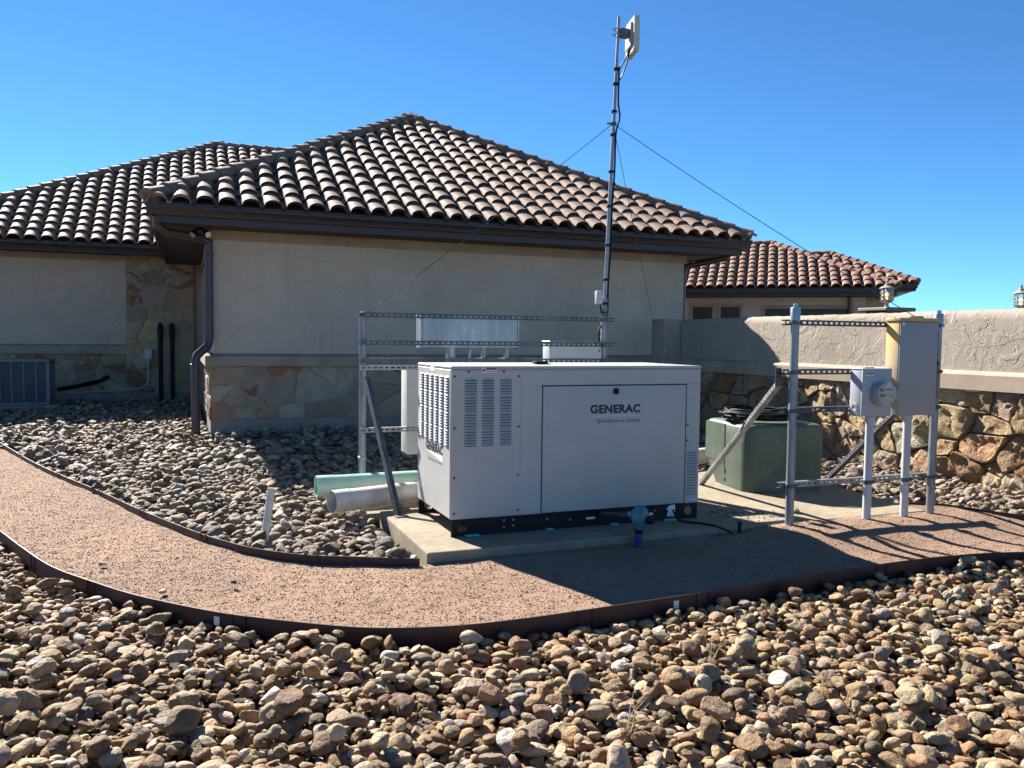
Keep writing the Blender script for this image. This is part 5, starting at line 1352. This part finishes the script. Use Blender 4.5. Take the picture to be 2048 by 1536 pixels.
# ------------------------------------------------------------------ crushed granite grains on the path
def grains(count, label):
    P = np.array(PATHPOLY); rg = np.random.default_rng(77)
    x = rg.uniform(-2.6, 7.4, count*4); y = rg.uniform(3.4, 13, count*4)
    keep = inpoly(x, y, PATHPOLY); x, y = x[keep], y[keep]
    d = x*CF.x+y*CF.y+0.07; px = 1024+1681.5*(x*CR.x+y*CR.y)/np.maximum(d, .1); k2 = (px > -60) & (px < 2110) & (rg.random(len(x)) < np.clip(5.0/d, 0, 1)**1.5)
    x, y = x[k2][:count], y[k2][:count]; n = len(x)
    base = np.array([(1,0,0),(-1,0,0),(0,1,0),(0,-1,0),(0,0,1),(0,0,-1)], float)
    fc = np.array([(0,2,4),(2,1,4),(1,3,4),(3,0,4),(2,0,5),(1,2,5),(3,1,5),(0,3,5)])
    s = np.exp(rg.normal(size=n)*0.36)*0.0029; s = np.clip(s, 0.002, 0.012)
    V = base[None]*rg.uniform(0.55, 1.3, (n, 6, 1))*s[:, None, None]
    a = rg.uniform(0, 2*PI, n); tl = rg.uniform(-.7, .7, n)
    c_, s_ = np.cos(tl)[:, None], np.sin(tl)[:, None]
    Vy = V[:, :, 1]*c_ - V[:, :, 2]*s_; Vz = V[:, :, 1]*s_ + V[:, :, 2]*c_; V = np.stack([V[:, :, 0], Vy, Vz], 2)
    c_, s_ = np.cos(a)[:, None], np.sin(a)[:, None]
    Vx = V[:, :, 0]*c_ - V[:, :, 1]*s_; Vy = V[:, :, 0]*s_ + V[:, :, 1]*c_; V = np.stack([Vx, Vy, V[:, :, 2]], 2)
    V += np.stack([x, y, path_z(x, y)+s*0.15], 1)[:, None, :]
    F = fc[None] + (np.arange(n)*6)[:, None, None]
    pal = np.array([(0.285,0.19,0.132),(0.262,0.172,0.118),(0.32,0.222,0.158),(0.235,0.152,0.104),(0.185,0.122,0.088),(0.35,0.265,0.20)])
    cc = pal[rg.choice(6, n, p=[.3,.26,.18,.13,.07,.06])]*rg.uniform(.85, 1.15, (n, 1))
    Cc = np.concatenate([np.repeat(cc[:, None], 6, 1), np.ones((n, 6, 1))], 2).astype(np.float32)
    V = V.reshape(-1, 3).astype(np.float32); F = F.reshape(-1, 3).astype(np.int32)
    me = bpy.data.meshes.new('granite_gravel'); me.vertices.add(len(V)); me.vertices.foreach_set('co', V.ravel())
    me.loops.add(F.size); me.loops.foreach_set('vertex_index', F.ravel()); me.polygons.add(len(F)); me.polygons.foreach_set('loop_start', np.arange(0, F.size, 3, dtype=np.int32))
    at = me.attributes.new('tint', 'FLOAT_COLOR', 'POINT'); at.data.foreach_set('color', Cc.ravel())
    me.update(calc_edges=True); me.materials.append(GRAIN)
    o = bpy.data.objects.new('granite_gravel', me); COL.objects.link(o); o['kind'] = 'stuff'; o['label'] = label; o['category'] = 'gravel'
grains(190000, 'pinkish crushed granite gravel covering the curved path')

# ------------------------------------------------------------------ small leftovers
def pebble(x, y, z, s, col, label, name='pebble', seed=0):
    mw = T(x, y, z) @ Matrix.Rotation(seed*1.7, 4, 'Z') @ Matrix.Diagonal((s, s*0.75, s*0.5, 1)); o = inst(name, ROCK_ME[seed % NVAR], None, mw, col); o['label'] = label; o['category'] = 'rock'
pebble(4.52, 5.32, 0.018, 0.045, (0.30,0.26,0.20), 'single grey stone lying on the concrete slab behind the rack', 'loose_stone', 3)
pebble(0.27, 4.93, -0.035, 0.022, (0.05,0.045,0.05), 'small dark pebble lying alone on the granite path', 'loose_stone', 5)
pebble(-0.10, 4.90, -0.045, 0.026, (0.46,0.36,0.27), 'small flat pale stone on the path near the outer edging', 'loose_stone', 8)
pebble(-0.45, 5.62, -0.045, 0.026, (0.40,0.32,0.25), 'small flat stone on the left part of the path', 'loose_stone', 11)
# dark gravel crumbs spilt on the slab beside the generator
cr_ = MB(); rg4 = random.Random(12)
for k in range(150):
    x = rg4.gauss(4.0, 0.17); y = 5.30 + rg4.gauss(0.10, 0.16) - (x-4.0)*0.25; s = rg4.uniform(0.004, 0.010)
    if not (3.74 < x < 5.0 and 5.08 < y < 6.2): continue
    V = [(x+s*rg4.uniform(.6,1.2),y,s*.3),(x-s*rg4.uniform(.6,1.2),y,s*.3),(x,y+s,s*.3),(x,y-s,s*.3),(x,y,s),(x,y,0.0008)]
    cr_.add(V, [(0,2,4),(2,1,4),(1,3,4),(3,0,4),(2,0,5),(1,2,5),(3,1,5),(0,3,5)])
o = cr_.build('gravel_crumbs', simple('dark_crumbs', (0.06, 0.045, 0.04), 0.9), None); o['kind'] = 'stuff'; o['label'] = 'dark crumbs of gravel spilt on the slab right of the generator'; o['category'] = 'gravel'
# dry grass blades among the rocks
def straw(x, y, z, seed, label, nb=9, h=0.13):
    m = MB(); rg = random.Random(seed)
    for k in range(nb):
        a = rg.uniform(0, 6.28); L = h*rg.uniform(0.5, 1.2); sp = rg.uniform(0.3, 1.0)
        P = [(x+rg.uniform(-.015,.015), y+rg.uniform(-.015,.015), z), (x+math.cos(a)*L*0.3*sp, y+math.sin(a)*L*0.3*sp, z+L*0.6), (x+math.cos(a)*L*0.8*sp, y+math.sin(a)*L*0.8*sp, z+L*0.85)]
        m.tube(P, [0.0016, 0.0012, 0.0005], 4)
    o = m.build('dry_grass', STRAW, None, 60); o['label'] = label; o['category'] = 'grass tuft'; o['group'] = 'dry grass tufts among the rocks'
straw(1.52, 2.65, -0.12, 1, 'dry straw tuft among the foreground rocks at the bottom right of centre', 12, 0.16)
straw(2.45, 2.55, -0.12, 2, 'thin dry grass blades among rocks near the bottom right', 7, 0.13)
straw(2.20, 3.10, -0.11, 3, 'few long dry blades lying over rocks right of centre', 5, 0.17)
